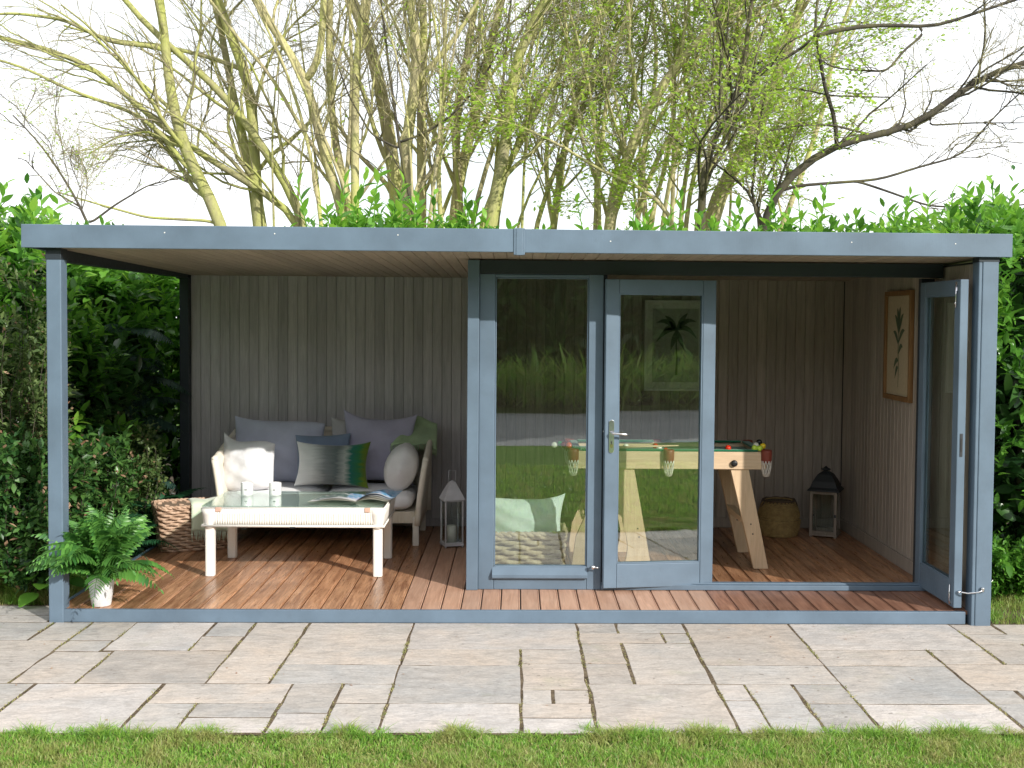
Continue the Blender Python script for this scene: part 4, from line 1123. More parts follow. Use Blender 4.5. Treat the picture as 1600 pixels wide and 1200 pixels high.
ball(bx(1024, 1.66), 1.66, 'ball_red', 'red ball beside the pale ball in the middle of the table')
ball(bx(1030, 1.50), 1.50, 'ball_white', 'pale ball between two red balls in the middle of the table')
ball(bx(1040, 1.36), 1.36, 'ball_red', 'red ball just behind the middle pocket of the table')
ball(bx(1138, 1.22), 1.232, 'ball_red', 'red ball on the front rail right of the open door', SZ1 + .0165 + BR - .015)
ball(bx(1186, 1.34), 1.34, 'ball_black', 'black ball in the right hand cluster, at the back', RT + .018)
ball(bx(1181, 1.27), 1.27, 'ball_white', 'white ball under the black one in the right cluster', RT + .002)
ball(bx(1179, 1.225), 1.225, 'ball_lime', 'lime yellow ball at the front of the right cluster', RT - .012)
ball(bx(1192, 1.24), 1.24, 'ball_yellow', 'golden yellow ball nearest the right corner pocket', RT)
ball(bx(1187, 1.222), 1.222, 'ball_lime', 'lime ball between the white and golden yellow balls', RT - .014)
b = MB(); b.tube([(.72, 1.205, SZ1 + .028), (1.15, 1.245, SZ1 + .038)], [.0085, .005], 8); tag(b.build('cue', 'pine', loc=(.9, 1.22, SZ1 + .03)), 'pale wooden snooker cue resting along the front rail of the table', 'cue')

# ------------------------------------------------------------------ framed prints
def strip(b, pts, wd, y=0):
    """flat leaf shape along a polyline in the x-z plane"""
    P = np.array(pts); Tn = np.gradient(P, axis=0); Nn = np.stack([-Tn[:, 1], Tn[:, 0]], 1); Nn /= np.linalg.norm(Nn, axis=1)[:, None] + 1e-9
    W = np.array(wd)[:, None]
    G = np.stack([P + Nn * W / 2, P - Nn * W / 2], 1)
    b.grid(np.stack([G[..., 0], np.full(G.shape[:2], y), G[..., 1]], 2), False)
pr = thing('framed_print', 'large pale framed print of a palm tree behind the door glass', 'picture', (1.34, 2.89, 1.62))
x0, x1, z0, z1 = 1.08, 1.60, 1.235, 2.0
b = MB(); fw = .02
b.box(x0, x0 + fw, 2.868, 2.896, z0, z1); b.box(x1 - fw, x1, 2.868, 2.896, z0, z1); b.box(x0 + fw, x1 - fw, 2.868, 2.896, z0, z0 + fw); b.box(x0 + fw, x1 - fw, 2.868, 2.896, z1 - fw, z1)
b.build('frame', 'white_paint', pr, bevel=.002)
b = MB(); b.box(x0 + fw + .001, x1 - fw - .001, 2.884, 2.892, z0 + fw + .001, z1 - fw - .001); b.build('mount', 'paper', pr)
b = MB(); b.box(x0 + .065, x1 - .065, 2.8815, 2.8835, z0 + .075, z1 - .07); b.build('sheet', 'paper_grey', pr)
b = MB(); cx = 1.35
strip(b, [(cx, 1.37), (cx + .004, 1.5), (cx - .003, 1.62), (cx, 1.75)], [.020, .014, .012, .012], 2.880)
for dx, dz, sag in ((-.17, .06, .05), (-.17, -.10, .05), (-.10, .12, .02), (.16, .07, .05), (.17, -.07, .06), (.09, .14, .02), (-.05, -.17, .0), (.06, -.16, .0), (-.12, -.02, .04)):
    q = np.linspace(0, 1, 9); pts = [(cx + dx * t_, 1.75 + dz * t_ + sag * math.sin(t_ * math.pi) * .8) for t_ in q]
    strip(b, pts, [.010, .024, .034, .040, .040, .034, .026, .014, .003], 2.8797)
b.build('drawing', 'ink_green', pr)
pr = thing('framed_print', 'slim oak framed botanical print on the right inner wall', 'picture', (2.76, 1.42, 1.66))
y0, y1, z0, z1, xf = 1.13, 1.715, 1.265, 2.055, 2.770
b = MB(); fw = .035
b.box(xf - .03, xf, y0, y0 + fw, z0, z1); b.box(xf - .03, xf, y1 - fw, y1, z0, z1); b.box(xf - .03, xf, y0 + fw, y1 - fw, z0, z0 + fw); b.box(xf - .03, xf, y0 + fw, y1 - fw, z1 - fw, z1)
b.build('frame', 'oak_frame', pr, bevel=.003)
b = MB(); b.box(xf - .012, xf - .004, y0 + fw + .001, y1 - fw - .001, z0 + fw + .001, z1 - fw - .001); b.build('sheet', 'paper_cream', pr)
b = MB(); b.T = (rotz(-math.pi / 2), np.array([xf - .0135, 1.42, 0.0]))
strip(b, [(.0, 1.36), (.01, 1.5), (-.01, 1.62), (0, 1.75), (.01, 1.9)], [.008, .010, .012, .012, .004], 0)
for bx_, bz, dx, dz in ((0, 1.66, -.12, .10), (0, 1.68, .13, .09), (0, 1.74, -.09, .14), (0, 1.74, .10, .15), (0, 1.55, -.10, -.06), (0, 1.5, -.07, -.08), (0, 1.6, .09, .05), (0, 1.78, .03, .16), (0, 1.78, -.04, .15)):
    q = np.linspace(0, 1, 7); strip(b, [(bx_ + dx * t_, bz + dz * t_ + .03 * math.sin(t_ * 3.1)) for t_ in q], [.004, .024, .038, .040, .034, .020, .002], -.0004)
b.build('drawing', 'ink_green', pr)

# ------------------------------------------------------------------ potted fern
def frond(TV, n_pairs, L, curve, droop, w, ratio=.5):
    """a single fern frond as a mesh: rachis plus leaflets; unit along +y"""
    pass
def make_frond(L, rise, fall, pairs, wmax, lw, mat, name='frond', cup=.25, seed=0):
    r = np.random.default_rng(seed); b = MB()
    t = np.linspace(0, 1, 12)
    def cp(s): return np.array([0, L * s * (1 - .12 * s), rise * math.sin(min(s * 1.25, 1.6)) - fall * s ** 2.6])
    b.tube([cp(s) for s in t], [.0035 * (1 - .7 * s) for s in t], 4)
    P = []; D = []; S = []
    for k in range(pairs):
        s = .10 + .88 * (k + .5) / pairs; p = cp(s); tg = cp(min(s + .02, 1)) - cp(s - .02); tg /= np.linalg.norm(tg)
        wl = wmax * (math.sin(math.pi * (s * .86 + .14)) ** .75)
        for sx in (-1, 1):
            d = np.array([sx, 0, 0]) * .93 + tg * .45 + np.array([0, 0, -cup]); P.append(p); D.append(d); S.append(wl * r.uniform(.85, 1.1))
    P.append(cp(.97)); D.append(cp(1) - cp(.95)); S.append(wmax * .35)
    P = np.array(P); D = np.array(D); S = np.array(S)
    TV, TF = leaf_template(w=lw, fold=.1, droop=.22, n=3)
    V, F = scatter(TV, TF, P, frames(D, r.uniform(-.25, .25, len(P))), S)
    b.add(V, F.tolist(), True)
    me = b.mesh(name); me.materials.append(M[mat]); return me
pf = thing('potted_fern', 'green fern in a small white tapered pot at the deck corner', 'potted plant', (-2.502, .115, DZ))
b = MB(); b.lathe([(.054, 0), (.056, .004), (.080, .172), (.083, .182), (.078, .184), (.074, .160), (.001, .158)], (-2.502, .115, DZ), 28); b.build('pot', 'pot_white', pf)
b = MB(); b.lathe([(.073, .150), (.070, .168), (.001, .172)], (-2.502, .115, DZ), 20); b.build('soil', 'soil', pf)
fm = [make_frond(.44, .20, .16, 17, .10, .36, 'pot_fern_leaf', seed=i) if i % 2 else make_frond(.42, .14, .26, 16, .095, .38, 'pot_fern_leaf', seed=i) for i in range(5)]
upm = [make_frond(.44, .10, .05, 15, .08, .34, 'pot_fern_leaf', seed=i + 20) for i in range(3)]
def place(name, me, base, yaw, pitch, s, parent, roll=0.0):
    o = bpy.data.objects.new(name, me); COL.objects.link(o); o.parent = parent
    o.location = Vector(np.array(base) - world_loc(parent)); o.rotation_euler = (pitch, roll, yaw); o.scale = (s, s, s)
    return o
for k in range(56):
    yaw = k * 2.399 + random.uniform(-.3, .3); lay = k / 44
    place('frond', fm[k % 5], (-2.502 + .03 * math.cos(yaw + 1.57), .115 + .03 * math.sin(yaw + 1.57), DZ + .17), yaw, .15 + .95 * lay + random.uniform(-.15, .15), random.uniform(.88, 1.2) * (1 - .12 * (lay < .3)), pf, random.uniform(-.3, .3))
for k in range(16):
    yaw = k * 2.399 + random.uniform(-.4, .4)
    place('frond', upm[k % 3], (-2.502, .115, DZ + .17), yaw, random.uniform(.95, 1.45), random.uniform(.85, 1.15), pf, random.uniform(-.4, .4))

# ------------------------------------------------------------------ shrubs
def shoots(P, D, nl, L, leafL, spread=1.0, tmpl=LEAF3, rng=RNG, curl=0.25):
    """leafy shoots: base points P, directions D -> leaf positions, frames, sizes"""
    N = len(P); k = np.arange(nl)
    D = D / np.linalg.norm(D, axis=1)[:, None]
    F = frames(D, rng.uniform(0, 6.28, N))
    t = (k + .6) / nl
    th = k * 2.4
    bend = rng.normal(0, curl, (N, 1, 3)) * (t ** 2)[None, :, None] * L[:, None, None]
    pos = P[:, None] + D[:, None] * (t[None, :, None] * L[:, None, None]) + bend
    rad = F[:, None, :, 0] * np.cos(th)[None, :, None] + F[:, None, :, 2] * np.sin(th)[None, :, None]
    open_ = (1.25 - .85 * t)[None, :, None] * spread
    ld = rad * open_ + D[:, None] * .75 + rng.normal(0, .18, pos.shape)
    size = leafL * rng.uniform(.7, 1.15, (N, nl)) * (1.0 - .35 * t[None] ** 3)
    pos = pos.reshape(-1, 3); ld = ld.reshape(-1, 3)
    return pos, frames(ld, rng.normal(0, .45, len(pos))), size.ravel()

def leafy_mesh(name, pos, A, S, mat, parent, tmpl=LEAF3, stuff=True):
    V, F = scatter(tmpl[0], tmpl[1], pos, A, S)
    me = fast_mesh(name, V - world_loc(parent), F, mat, True)
    o = link(name, me, world_loc(parent), parent)
    if stuff: o['kind'] = 'stuff'
    return o

LEAF_ME = {}
def leaf_obj(mat):
    if mat not in LEAF_ME:
        b = MB(); b.add(LEAF[0], LEAF[1].tolist(), True); me = b.mesh('leaf'); me.materials.append(M[mat]); LEAF_ME[mat] = me
    return LEAF_ME[mat]

def outside(P, m=.03):
    P = np.atleast_2d(P)
    return ~((P[:, 0] > -2.82 - m) & (P[:, 0] < 2.90 + m) & (P[:, 1] < 3.10 + m) & (P[:, 2] < 2.40) & (P[:, 1] > -.1))

def laurel(label, c, rx, ry, H, nshoot, mats=('laurel_leaf', 'laurel_young'), top_leaves=70, leafL=.145, seed=0, up=.5, zmin=0.05, group='laurel bushes round the garden room', face=None, tall=.25):
    rng = np.random.default_rng(seed)
    t = thing('laurel_bush', label, 'bush', (c[0], c[1], 0), group)
    # woody stems
    b = MB()
    for k in range(7):
        a = rng.uniform(0, 6.28); r = rng.uniform(.1, .7); e = np.array([c[0] + rx * r * math.cos(a), c[1] + ry * r * math.sin(a), H * rng.uniform(.6, .9)])
        s = np.array([c[0] + .1 * math.cos(a), c[1] + .1 * math.sin(a), -.03]); m_ = (s + e) / 2 + rng.normal(0, .08, 3)
        b.tube([s, m_, e], [.028, .02, .008], 6)
    b.build('stems', 'bark_dark', t)
    # shoots on an uneven rounded-box surface
    N = nshoot; th = rng.uniform(0, 2 * math.pi, N); q = rng.uniform(0, 1, N) ** .8
    z = zmin + (H - zmin) * q
    prof = np.clip(1 - q ** 5, 0.0, 1) ** .5 * (.78 + .22 * np.sin(q * 2.4 + .5)) + .03
    lump = 1 + .16 * np.sin(3 * th + seed) * np.sin(5 * q * 2 + seed * 2) + .08 * np.sin(7 * th + 9 * q)
    depth = rng.uniform(.60, 1.0, N) ** .5
    X = c[0] + rx * prof * lump * depth * np.sign(np.cos(th)) * np.abs(np.cos(th)) ** .7
    Y = c[1] + ry * prof * lump * depth * np.sign(np.sin(th)) * np.abs(np.sin(th)) ** .7
    P = np.stack([X, Y, z - .10], 1)
    D = np.stack([np.cos(th) * .8, np.sin(th) * .8, up + .6 * q], 1) + rng.normal(0, .25, (N, 3))
    # cap
    Nc = int(N * .35); cx_ = rng.uniform(-1, 1, Nc); cy_ = rng.uniform(-1, 1, Nc)
    Pc = np.stack([c[0] + rx * cx_ * .85, c[1] + ry * cy_ * .85, H * (1 - .06 * (cx_ ** 2 + cy_ ** 2)) - .12 + rng.normal(0, .06, Nc)], 1)
    Dc = np.stack([cx_ * .4, cy_ * .4, np.ones(Nc)], 1) + rng.normal(0, .2, (Nc, 3))
    P = np.vstack([P, Pc]); D = np.vstack([D, Dc]); L = rng.uniform(.16, .36, len(P))
    pos, A, S = shoots(P, D, 9, L, leafL, rng=rng)
    young = np.repeat(rng.uniform(size=len(P)) < (.10 + .35 * (P[:, 2] / H) ** 3), 9)
    ok = outside(pos) & outside(pos + A[:, :, 1] * S[:, None]); pos, A, S, young = pos[ok], A[ok], S[ok], young[ok]
    leafy_mesh('foliage', pos[~young], A[~young], S[~young], mats[0], t)
    if young.any(): leafy_mesh('young_foliage', pos[young], A[young], S[young], mats[1], t)
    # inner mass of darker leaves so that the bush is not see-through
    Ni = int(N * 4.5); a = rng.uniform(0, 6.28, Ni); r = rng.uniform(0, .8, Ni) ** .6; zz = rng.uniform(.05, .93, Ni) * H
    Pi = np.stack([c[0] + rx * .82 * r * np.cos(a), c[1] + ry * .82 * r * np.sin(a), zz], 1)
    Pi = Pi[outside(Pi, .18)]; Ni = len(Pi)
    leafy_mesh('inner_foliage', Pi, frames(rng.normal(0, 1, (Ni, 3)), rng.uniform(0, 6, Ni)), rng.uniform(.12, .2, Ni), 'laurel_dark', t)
    # tallest shoots: every leaf its own part
    if top_leaves:
        ns = max(1, top_leaves // 11)
        xs_ = rng.uniform(-.9, .9, ns); ys_ = rng.uniform(-.9, .3, ns)
        Pt = np.stack([c[0] + rx * xs_, c[1] + ry * ys_, H - .12 + 0 * xs_], 1)
        Dt = np.stack([rng.normal(0, .16, ns), rng.normal(0, .12, ns), np.ones(ns)], 1); Lt = rng.uniform(.22, .26 + tall, ns)
        pos, A, S = shoots(Pt, Dt, 11, Lt, leafL * 1.05, rng=rng, curl=0)
        for p, d, l in zip(Pt, Dt, Lt):
            sb = MB(); d = d / np.linalg.norm(d); sb.tube([p - d * .15, p + d * l * .5, p + d * l], [.008, .006, .004], 5)
            sb.build('shoot', 'laurel_young', t)
        for p, a_, s in zip(pos, A, S):
            o = bpy.data.objects.new('leaf', leaf_obj(mats[1] if rng.uniform() < .6 else mats[0])); COL.objects.link(o); o.parent = t
            m4 = Matrix(a_.tolist()).to_4x4(); o.matrix_basis = Matrix.Translation(Vector(p - world_loc(t))) @ m4 @ Matrix.Scale(float(s), 4)
    return t

# row behind the building
row = [(-3.1, 4.15, .72, .7, 2.30, 'end of the back row, left of the roof'), (-2.05, 4.3, .55, .7, 2.36, 'short one behind the roof at the far left'),
       (-1.42, 4.2, .58, .65, 2.66, 'tall glossy one behind the roof, above the sofa'), (-.65, 4.25, .58, .6, 2.55, 'dense one behind the roof, left of the fascia joint'),
       (.25, 4.2, .60, .6, 2.42, 'low one behind the roof at the fascia joint'), (1.15, 4.3, .64, .65, 2.48, 'one behind the roof above the open door'),
       (2.05, 4.2, .62, .6, 2.50, 'one behind the roof with broad dark leaves, above the snooker table'), (2.95, 4.1, .68, .65, 2.56, 'tall one behind the right roof corner'),
       (3.85, 3.9, .68, .7, 2.56, 'last one behind the roof at the right')]
for i, (x, y, rx, ry, H, lab) in enumerate(row):
    laurel('glossy laurel bush, ' + lab, (x, y), rx, ry, H, 150, top_leaves=(44, 66, 132, 121, 99, 121, 132, 132, 99)[i], seed=20 + i, tall=(.1, .2, .46, .36, .26, .38, .42, .44, .40)[i], leafL=.155)
# left hedge
laurel('bright laurel bush rising past the left roof end', (-3.80, 1.7), .62, .8, 2.42, 330, top_leaves=66, seed=41, leafL=.14, tall=.3)
laurel('tall laurel bush seen through the open veranda side', (-3.65, 3.3), .75, .9, 2.30, 520, seed=42, top_leaves=44)
laurel('laurel bush at the far left edge of the garden', (-4.6, 1.2), .75, .9, 2.62, 300, seed=43, top_leaves=55, tall=.3)
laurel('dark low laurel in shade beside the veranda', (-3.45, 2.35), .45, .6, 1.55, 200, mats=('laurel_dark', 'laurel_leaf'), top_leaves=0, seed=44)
# right hedge
laurel('laurel bush standing close beside the right post', (3.66, 1.3), .62, .8, 2.50, 420, seed=51, top_leaves=55, leafL=.12)
laurel('laurel bush behind the one beside the right post', (3.9, 2.7), .75, .9, 2.62, 260, seed=52, top_leaves=44)
laurel('laurel bush at the right edge of the garden', (4.85, .9), .8, .9, 2.6, 220, seed=53, top_leaves=0)

def small_shrub(label, c, rx, ry, H, N, leaf, tip, seed, lsize=.045, arch=.35):
    rng = np.random.default_rng(seed)
    t = thing('shrub', label, 'shrub', (c[0], c[1], 0)); b = MB(); PP = []; DD = []
    for k in range(N):
        a = rng.uniform(0, 6.28); r = rng.uniform(.1, 1) ** .6; zt = H * rng.uniform(.45, 1.05)
        s = np.array([c[0] + .25 * rx * r * math.cos(a), c[1] + .25 * ry * r * math.sin(a), -.02])
        e = np.array([c[0] + rx * r * math.cos(a), c[1] + ry * r * math.sin(a), zt])
        m1 = s * .55 + e * .45 + np.array([rng.normal(0, .12), rng.normal(0, .12), H * .12]); q = np.linspace(0, 1, 7)[:, None]
        pts = (1 - q) ** 2 * s + 2 * q * (1 - q) * m1 + q ** 2 * e + rng.normal(0, .012, (7, 3))
        b.tube(pts, np.linspace(.005, .0015, 7), 4)
        for j in range(26):
            f = rng.uniform(.2, 1) * 6; i = min(int(f), 5); p = pts[i] * (1 - f + i) + pts[i + 1] * (f - i); tg = pts[i + 1] - pts[i]; tg /= np.linalg.norm(tg)
            PP.append(p); DD.append(tg * .5 + rng.normal(0, .7, 3) + np.array([0, 0, .25]))
    b.build('branches', 'bark_dark', t)['kind'] = 'stuff'
    P = np.array(PP); D = np.array(DD); L = rng.uniform(.05, .15, len(P))
    pos, A, S = shoots(P, D, 7, L, lsize, rng=rng, spread=1.1)
    tipm = np.tile(np.arange(7) >= 6, len(P)) & np.repeat(rng.uniform(size=len(P)) < .35, 7) if tip else np.zeros(len(pos), bool)
    leafy_mesh('foliage', pos[~tipm], A[~tipm], S[~tipm], leaf, t, LEAF_SMALL)
    if tipm.any(): leafy_mesh('leaf_tips', pos[tipm], A[tipm], S[tipm], 'shrub_tip', t, LEAF_SMALL)
    return t
small_shrub('open shrub with small leaves and reddish tips left of the left post', (-3.32, .75), .42, .45, 2.15, 60, 'shrub_leaf', True, 61, .052)
small_shrub('small leaved bushy shrub low beside the left post', (-3.15, .62), .36, .35, 1.05, 60, 'shrub_green', True, 62, .066)
small_shrub('low shrub with pale tips behind the potted fern', (-3.12, 1.45), .36, .45, .95, 60, 'shrub_green', True, 63, .064)
small_shrub('ground hugging shrub at the foot of the right post', (3.30, .75), .38, .40, .42, 34, 'laurel_leaf', False, 64, .05)
small_shrub('thin shrub rising behind the low shrubs at the veranda side', (-3.05, 2.15), .25, .3, 1.25, 30, 'shrub_leaf', True, 65, .045)

# dark conifer with flat sprays inside the left hedge
cf = thing('conifer', 'dark blue green conifer with flat drooping sprays beside the veranda', 'tree', (-3.45, 3.0, 0))
b = MB(); b.tube([(-3.45, 3.0, -.03), (-3.43, 3.0, 1.0), (-3.45, 2.98, 2.0)], [.06, .045, .015], 8); b.build('trunk', 'bark_dark', cf)
rng = np.random.default_rng(5); spm = [make_frond(.62, .10, .16, 26, .15, .16, 'conifer_leaf', 'spray', .25, seed=70 + i) for i in range(3)]
for k in range(90):
    z = .55 + 1.25 * rng.uniform() ; a = rng.uniform(-2.9, .1); r = rng.uniform(.0, .25)
    place('spray', spm[k % 3], (-3.45 + r * math.cos(a), 2.75 + r * math.sin(a), z), a - math.pi / 2, rng.uniform(-.35, .25), rng.uniform(.75, 1.1), cf, rng.uniform(-.4, .4))
# garden ferns in the shade
def ground_fern(label, c, n, s, seed):
    rng = np.random.default_rng(seed); t = thing('fern', label, 'fern', (c[0], c[1], 0), 'ferns in the shady bed')
    ms = GF
    for k in range(n):
        yaw = k * 2.399 + rng.uniform(-.3, .3)
        place('frond', ms[k % len(ms)], (c[0], c[1], .0 if len(c) < 3 else c[2]), yaw, rng.uniform(.35, 1.0), s * rng.uniform(.8, 1.15), t, rng.uniform(-.2, .2))
GF = [make_frond(.75, .18, .32, 24, .15, .20, 'fern_leaf', 'frond', .15, seed=90 + i) for i in range(3)]
ground_fern('large dark fern against the rear corner post of the veranda', (-2.98, 2.35), 26, 1.0, 1)
ground_fern('dark fern beside the deck edge behind the wicker basket', (-2.98, 1.75), 22, .8, 2)
ground_fern('deep green fern further back in the left bed', (-3.35, 2.0), 22, 1.0, 3)

# bergenia-like broad leaves at the foot of the left hedge
bl_ = thing('broad_leaf_plant', 'low plant with broad round leaves at the foot of the left post', 'plant', (-3.05, .62, 0))
rl = leaf_template(w=.85, fold=.08, droop=.25, n=4); b = MB(); b.add(rl[0], rl[1].tolist(), True); me = b.mesh('leaf'); me.materials.append(M['laurel_leaf'])
rng = np.random.default_rng(8)
for k in range(34):
    a = rng.uniform(0, 6.28); r = rng.uniform(.05, .26)
    place('leaf', me, (-3.05 + r * math.cos(a), .62 + r * math.sin(a), rng.uniform(.06, .30)), a - math.pi / 2 + rng.uniform(-.5, .5), rng.uniform(-.3, .5), rng.uniform(.09, .15), bl_, rng.uniform(-.4, .4))

# ------------------------------------------------------------------ grass
def grass(name, x0, x1, y0, y1, N, hmin, hmax, mat, seed, z=-.02, clump=None, lean=.35, wd=.0022, shape=None):
    rng = np.random.default_rng(seed)
    x = rng.uniform(x0, x1, N); y = rng.uniform(y0, y1, N)
    if shape is not None: k = shape(x, y, rng); x, y = x[k], y[k]; N = len(x)
    h = rng.uniform(hmin, hmax, N) * (1 + .45 * np.sin(x * 5.3 + 2 * np.sin(y * 4)) * np.sin(y * 6.1 + 1.5 * np.sin(x * 3.7)) + .25 * np.sin(x * 17) * np.sin(y * 19))
    d = rng.normal(0, lean, (N, 2)); a = rng.uniform(0, 6.28, N); w = wd * rng.uniform(.7, 1.4, N)
    cx, sx = np.cos(a) * w, np.sin(a) * w
    B0 = np.stack([x - cx, y - sx, np.full(N, z)], 1); B1 = np.stack([x + cx, y + sx, np.full(N, z)], 1)
    m0 = np.stack([x + d[:, 0] * h * .4 - cx * .8, y + d[:, 1] * h * .4 - sx * .8, z + h * .6], 1); m1 = np.stack([x + d[:, 0] * h * .4 + cx * .8, y + d[:, 1] * h * .4 + sx * .8, z + h * .6], 1)
    T_ = np.stack([x + d[:, 0] * h, y + d[:, 1] * h, z + h * .92], 1)
    V = np.stack([B0, B1, m1, m0, T_], 1).reshape(-1, 3); base = (np.arange(N) * 5)[:, None]
    F = np.vstack([base + np.array([0, 1, 2]), base + np.array([0, 2, 3]), base + np.array([3, 2, 4])])
    me = fast_mesh(name, V, F, mat); o = link(name, me, (0, 0, 0)); o['kind'] = 'stuff'; return o
edge = lambda x, y, rng: (y < -1.868 - .014 * np.sin(x * 9) - .014 * np.sin(x * 23 + 1) - .03 * rng.uniform(0, 1, len(x))) & (np.sin(x * 8 + 3 * np.sin(y * 6)) * np.sin(y * 11 + 2 * np.sin(x * 5)) + rng.normal(0, .35, len(x)) < .75)
g = grass('lawn_grass', -2.9, 2.9, -2.75, -1.84, 120000, .016, .042, 'grass_blade', 1, shape=edge)
g['label'] = 'short green lawn grass along the front of the paving'; g['category'] = 'grass'
g = grass('lawn_grass', -8, 8, -6.5, -2.75, 90000, .03, .06, 'grass_blade', 2, wd=.005)
g['label'] = 'lawn grass stretching away in front of the garden room'; g['category'] = 'grass'
g = grass('dry_grass', -2.9, 2.9, -2.6, -1.85, 42000, .012, .040, 'dry_grass_blade', 3, lean=.7, shape=edge)
g['label'] = 'yellowed dry grass blades and moss in the lawn edge'; g['category'] = 'grass'
g = grass('side_grass', 2.88, 5.2, .0, 1.3, 26000, .03, .09, 'grass_blade', 4, shape=lambda x, y, r: (np.sin(x * 7 + 1) * np.sin(y * 9) + r.normal(0, .5, len(x)) > -.1) & ((y > .05) | (x > 2.89)))
g['label'] = 'rough grass between the right post and the hedge'; g['category'] = 'grass'
g = grass('side_grass', -4.4, -2.82, .38, 1.3, 16000, .03, .10, 'grass_blade', 5, shape=lambda x, y, r: y > .42)
g['label'] = 'rough grass at the foot of the left hedge'; g['category'] = 'grass'
def joints(x, y, rng):
    ok = np.zeros(len(x), bool)
    for (a0, a1, b0, b1, _) in STONES:
        near = ((np.abs(x - a0) < .008) | (np.abs(x - a1) < .008)) & (y > b0) & (y < b1)
        ok |= near & (np.sin(a0 * 11 + y * 7) > .35)
    return ok & (rng.uniform(size=len(x)) < .8)
g = grass('joint_moss', -2.9, 2.9, -1.88, -.02, 120000, .006, .013, 'dry_grass_blade', 6, z=-.003, lean=.8, shape=joints)
g['label'] = 'moss and tiny weeds in the paving joints'; g['category'] = 'moss'
# specks of blown leaf on the paving
rng = np.random.default_rng(33); N = 70
P = np.stack([rng.uniform(-2.9, 2.9, N), -rng.uniform(0.02, 1.85, N), rng.uniform(.002, .004, N)], 1)
D = rng.normal(0, 1, (N, 3)); D[:, 2] = 0.0; V, F = scatter(*LEAF_SMALL, P, frames(D), rng.uniform(.007, .020, N))
o = link('fallen_leaves', fast_mesh('fallen_leaves', V, F, 'shrub_tip', True), (0, 0, 0)); o['kind'] = 'stuff'; o['label'] = 'tiny fallen leaves scattered over the paving'; o['category'] = 'leaves'
# grass creeping over the paving edge in clumps
g = grass('edge_grass', -2.9, 2.9, -1.93, -1.80, 30000, .02, .055, 'grass_blade', 9, lean=.8, shape=lambda x, y, r: np.sin(x * 6.1) * np.sin(x * 17 + 2) + .5 * np.sin(x * 41) + r.normal(0, .3, len(x)) - (y + 1.87) * 22 > .15)
g['label'] = 'longer grass clumps flopping over the paving edge'; g['category'] = 'grass'
# tufted grass clumps by the left post
def tuft(label, c, n, h, seed, mat='dry_grass_blade'):
    rng = np.random.default_rng(seed); V = []; F = []
    for k in range(n):
        a = rng.uniform(0, 6.28); r = rng.uniform(0, .05); d = np.array([math.cos(a), math.sin(a)]) * rng.uniform(.2, 1.1); hh = h * rng.uniform(.6, 1.1); w = .0028
        nx, ny = -math.sin(a) * w, math.cos(a) * w; base = len(V)
        for q in (0, .35, .7, 1):
            px_, py_ = c[0] + r * math.cos(a) + d[0] * hh * q ** 1.7, c[1] + r * math.sin(a) + d[1] * hh * q ** 1.7; z = hh * (q - .35 * q * q) - .02
            ww = 1 - .85 * q; V += [(px_ - nx * ww, py_ - ny * ww, z), (px_ + nx * ww, py_ + ny * ww, z)]
        F += [(base, base + 1, base + 3, base + 2), (base + 2, base + 3, base + 5, base + 4), (base + 4, base + 5, base + 7, base + 6)]
    b = MB(); b.add(np.array(V), F, True); o = b.build('grass_tuft', mat, loc=(c[0], c[1], 0)); return tag(o, label, 'grass tuft', 'grass tufts at the foot of the left hedge')
tuft('arching yellow green grass tuft nearest the left edge of the photo', (-3.42, .50), 520, .34, 1, 'dry_grass_blade')
tuft('bright green grass tuft between the yellow tuft and the left post', (-3.17, .55), 420, .26, 2, 'grass_blade')
tuft('small dry straw coloured tuft at the edge of the left paving', (-2.98, .47), 260, .16, 3, 'dry_grass_blade')
tuft('dry grass tuft just outside the broad leaved plant', (-3.62, .60), 420, .34, 4, 'grass_blade')
# leaf litter right of the building
rng = np.random.default_rng(12); N = 1500
P = np.stack([rng.uniform(2.9, 5, N), rng.uniform(.35, 2.2, N), rng.uniform(-.012, .01, N)], 1)
D = rng.normal(0, 1, (N, 3)); D[:, 2] *= .15; V, F = scatter(*LEAF_SMALL, P, frames(D), rng.uniform(.03, .06, N))
o = link('leaf_litter', fast_mesh('leaf_litter', V, F, 'shrub_tip', True), (0, 0, 0)); o['kind'] = 'stuff'; o['label'] = 'brown leaf litter under the right hedge'; o['category'] = 'leaf litter'

# ------------------------------------------------------------------ trees behind
def resample(P, R, K):
    P = np.asarray(P, float); n = len(P); s = np.concatenate([[0], np.cumsum(np.linalg.norm(np.diff(P, axis=0), axis=1))]); s /= s[-1]
    t = np.linspace(0, 1, K); L = np.stack([np.interp(t, s, P[:, i]) for i in range(3)], 1)
    for _ in range(2):
        L[1:-1] = (L[:-2] + 2 * L[1:-1] + L[2:]) / 4
    return L, np.interp(t, s, R)

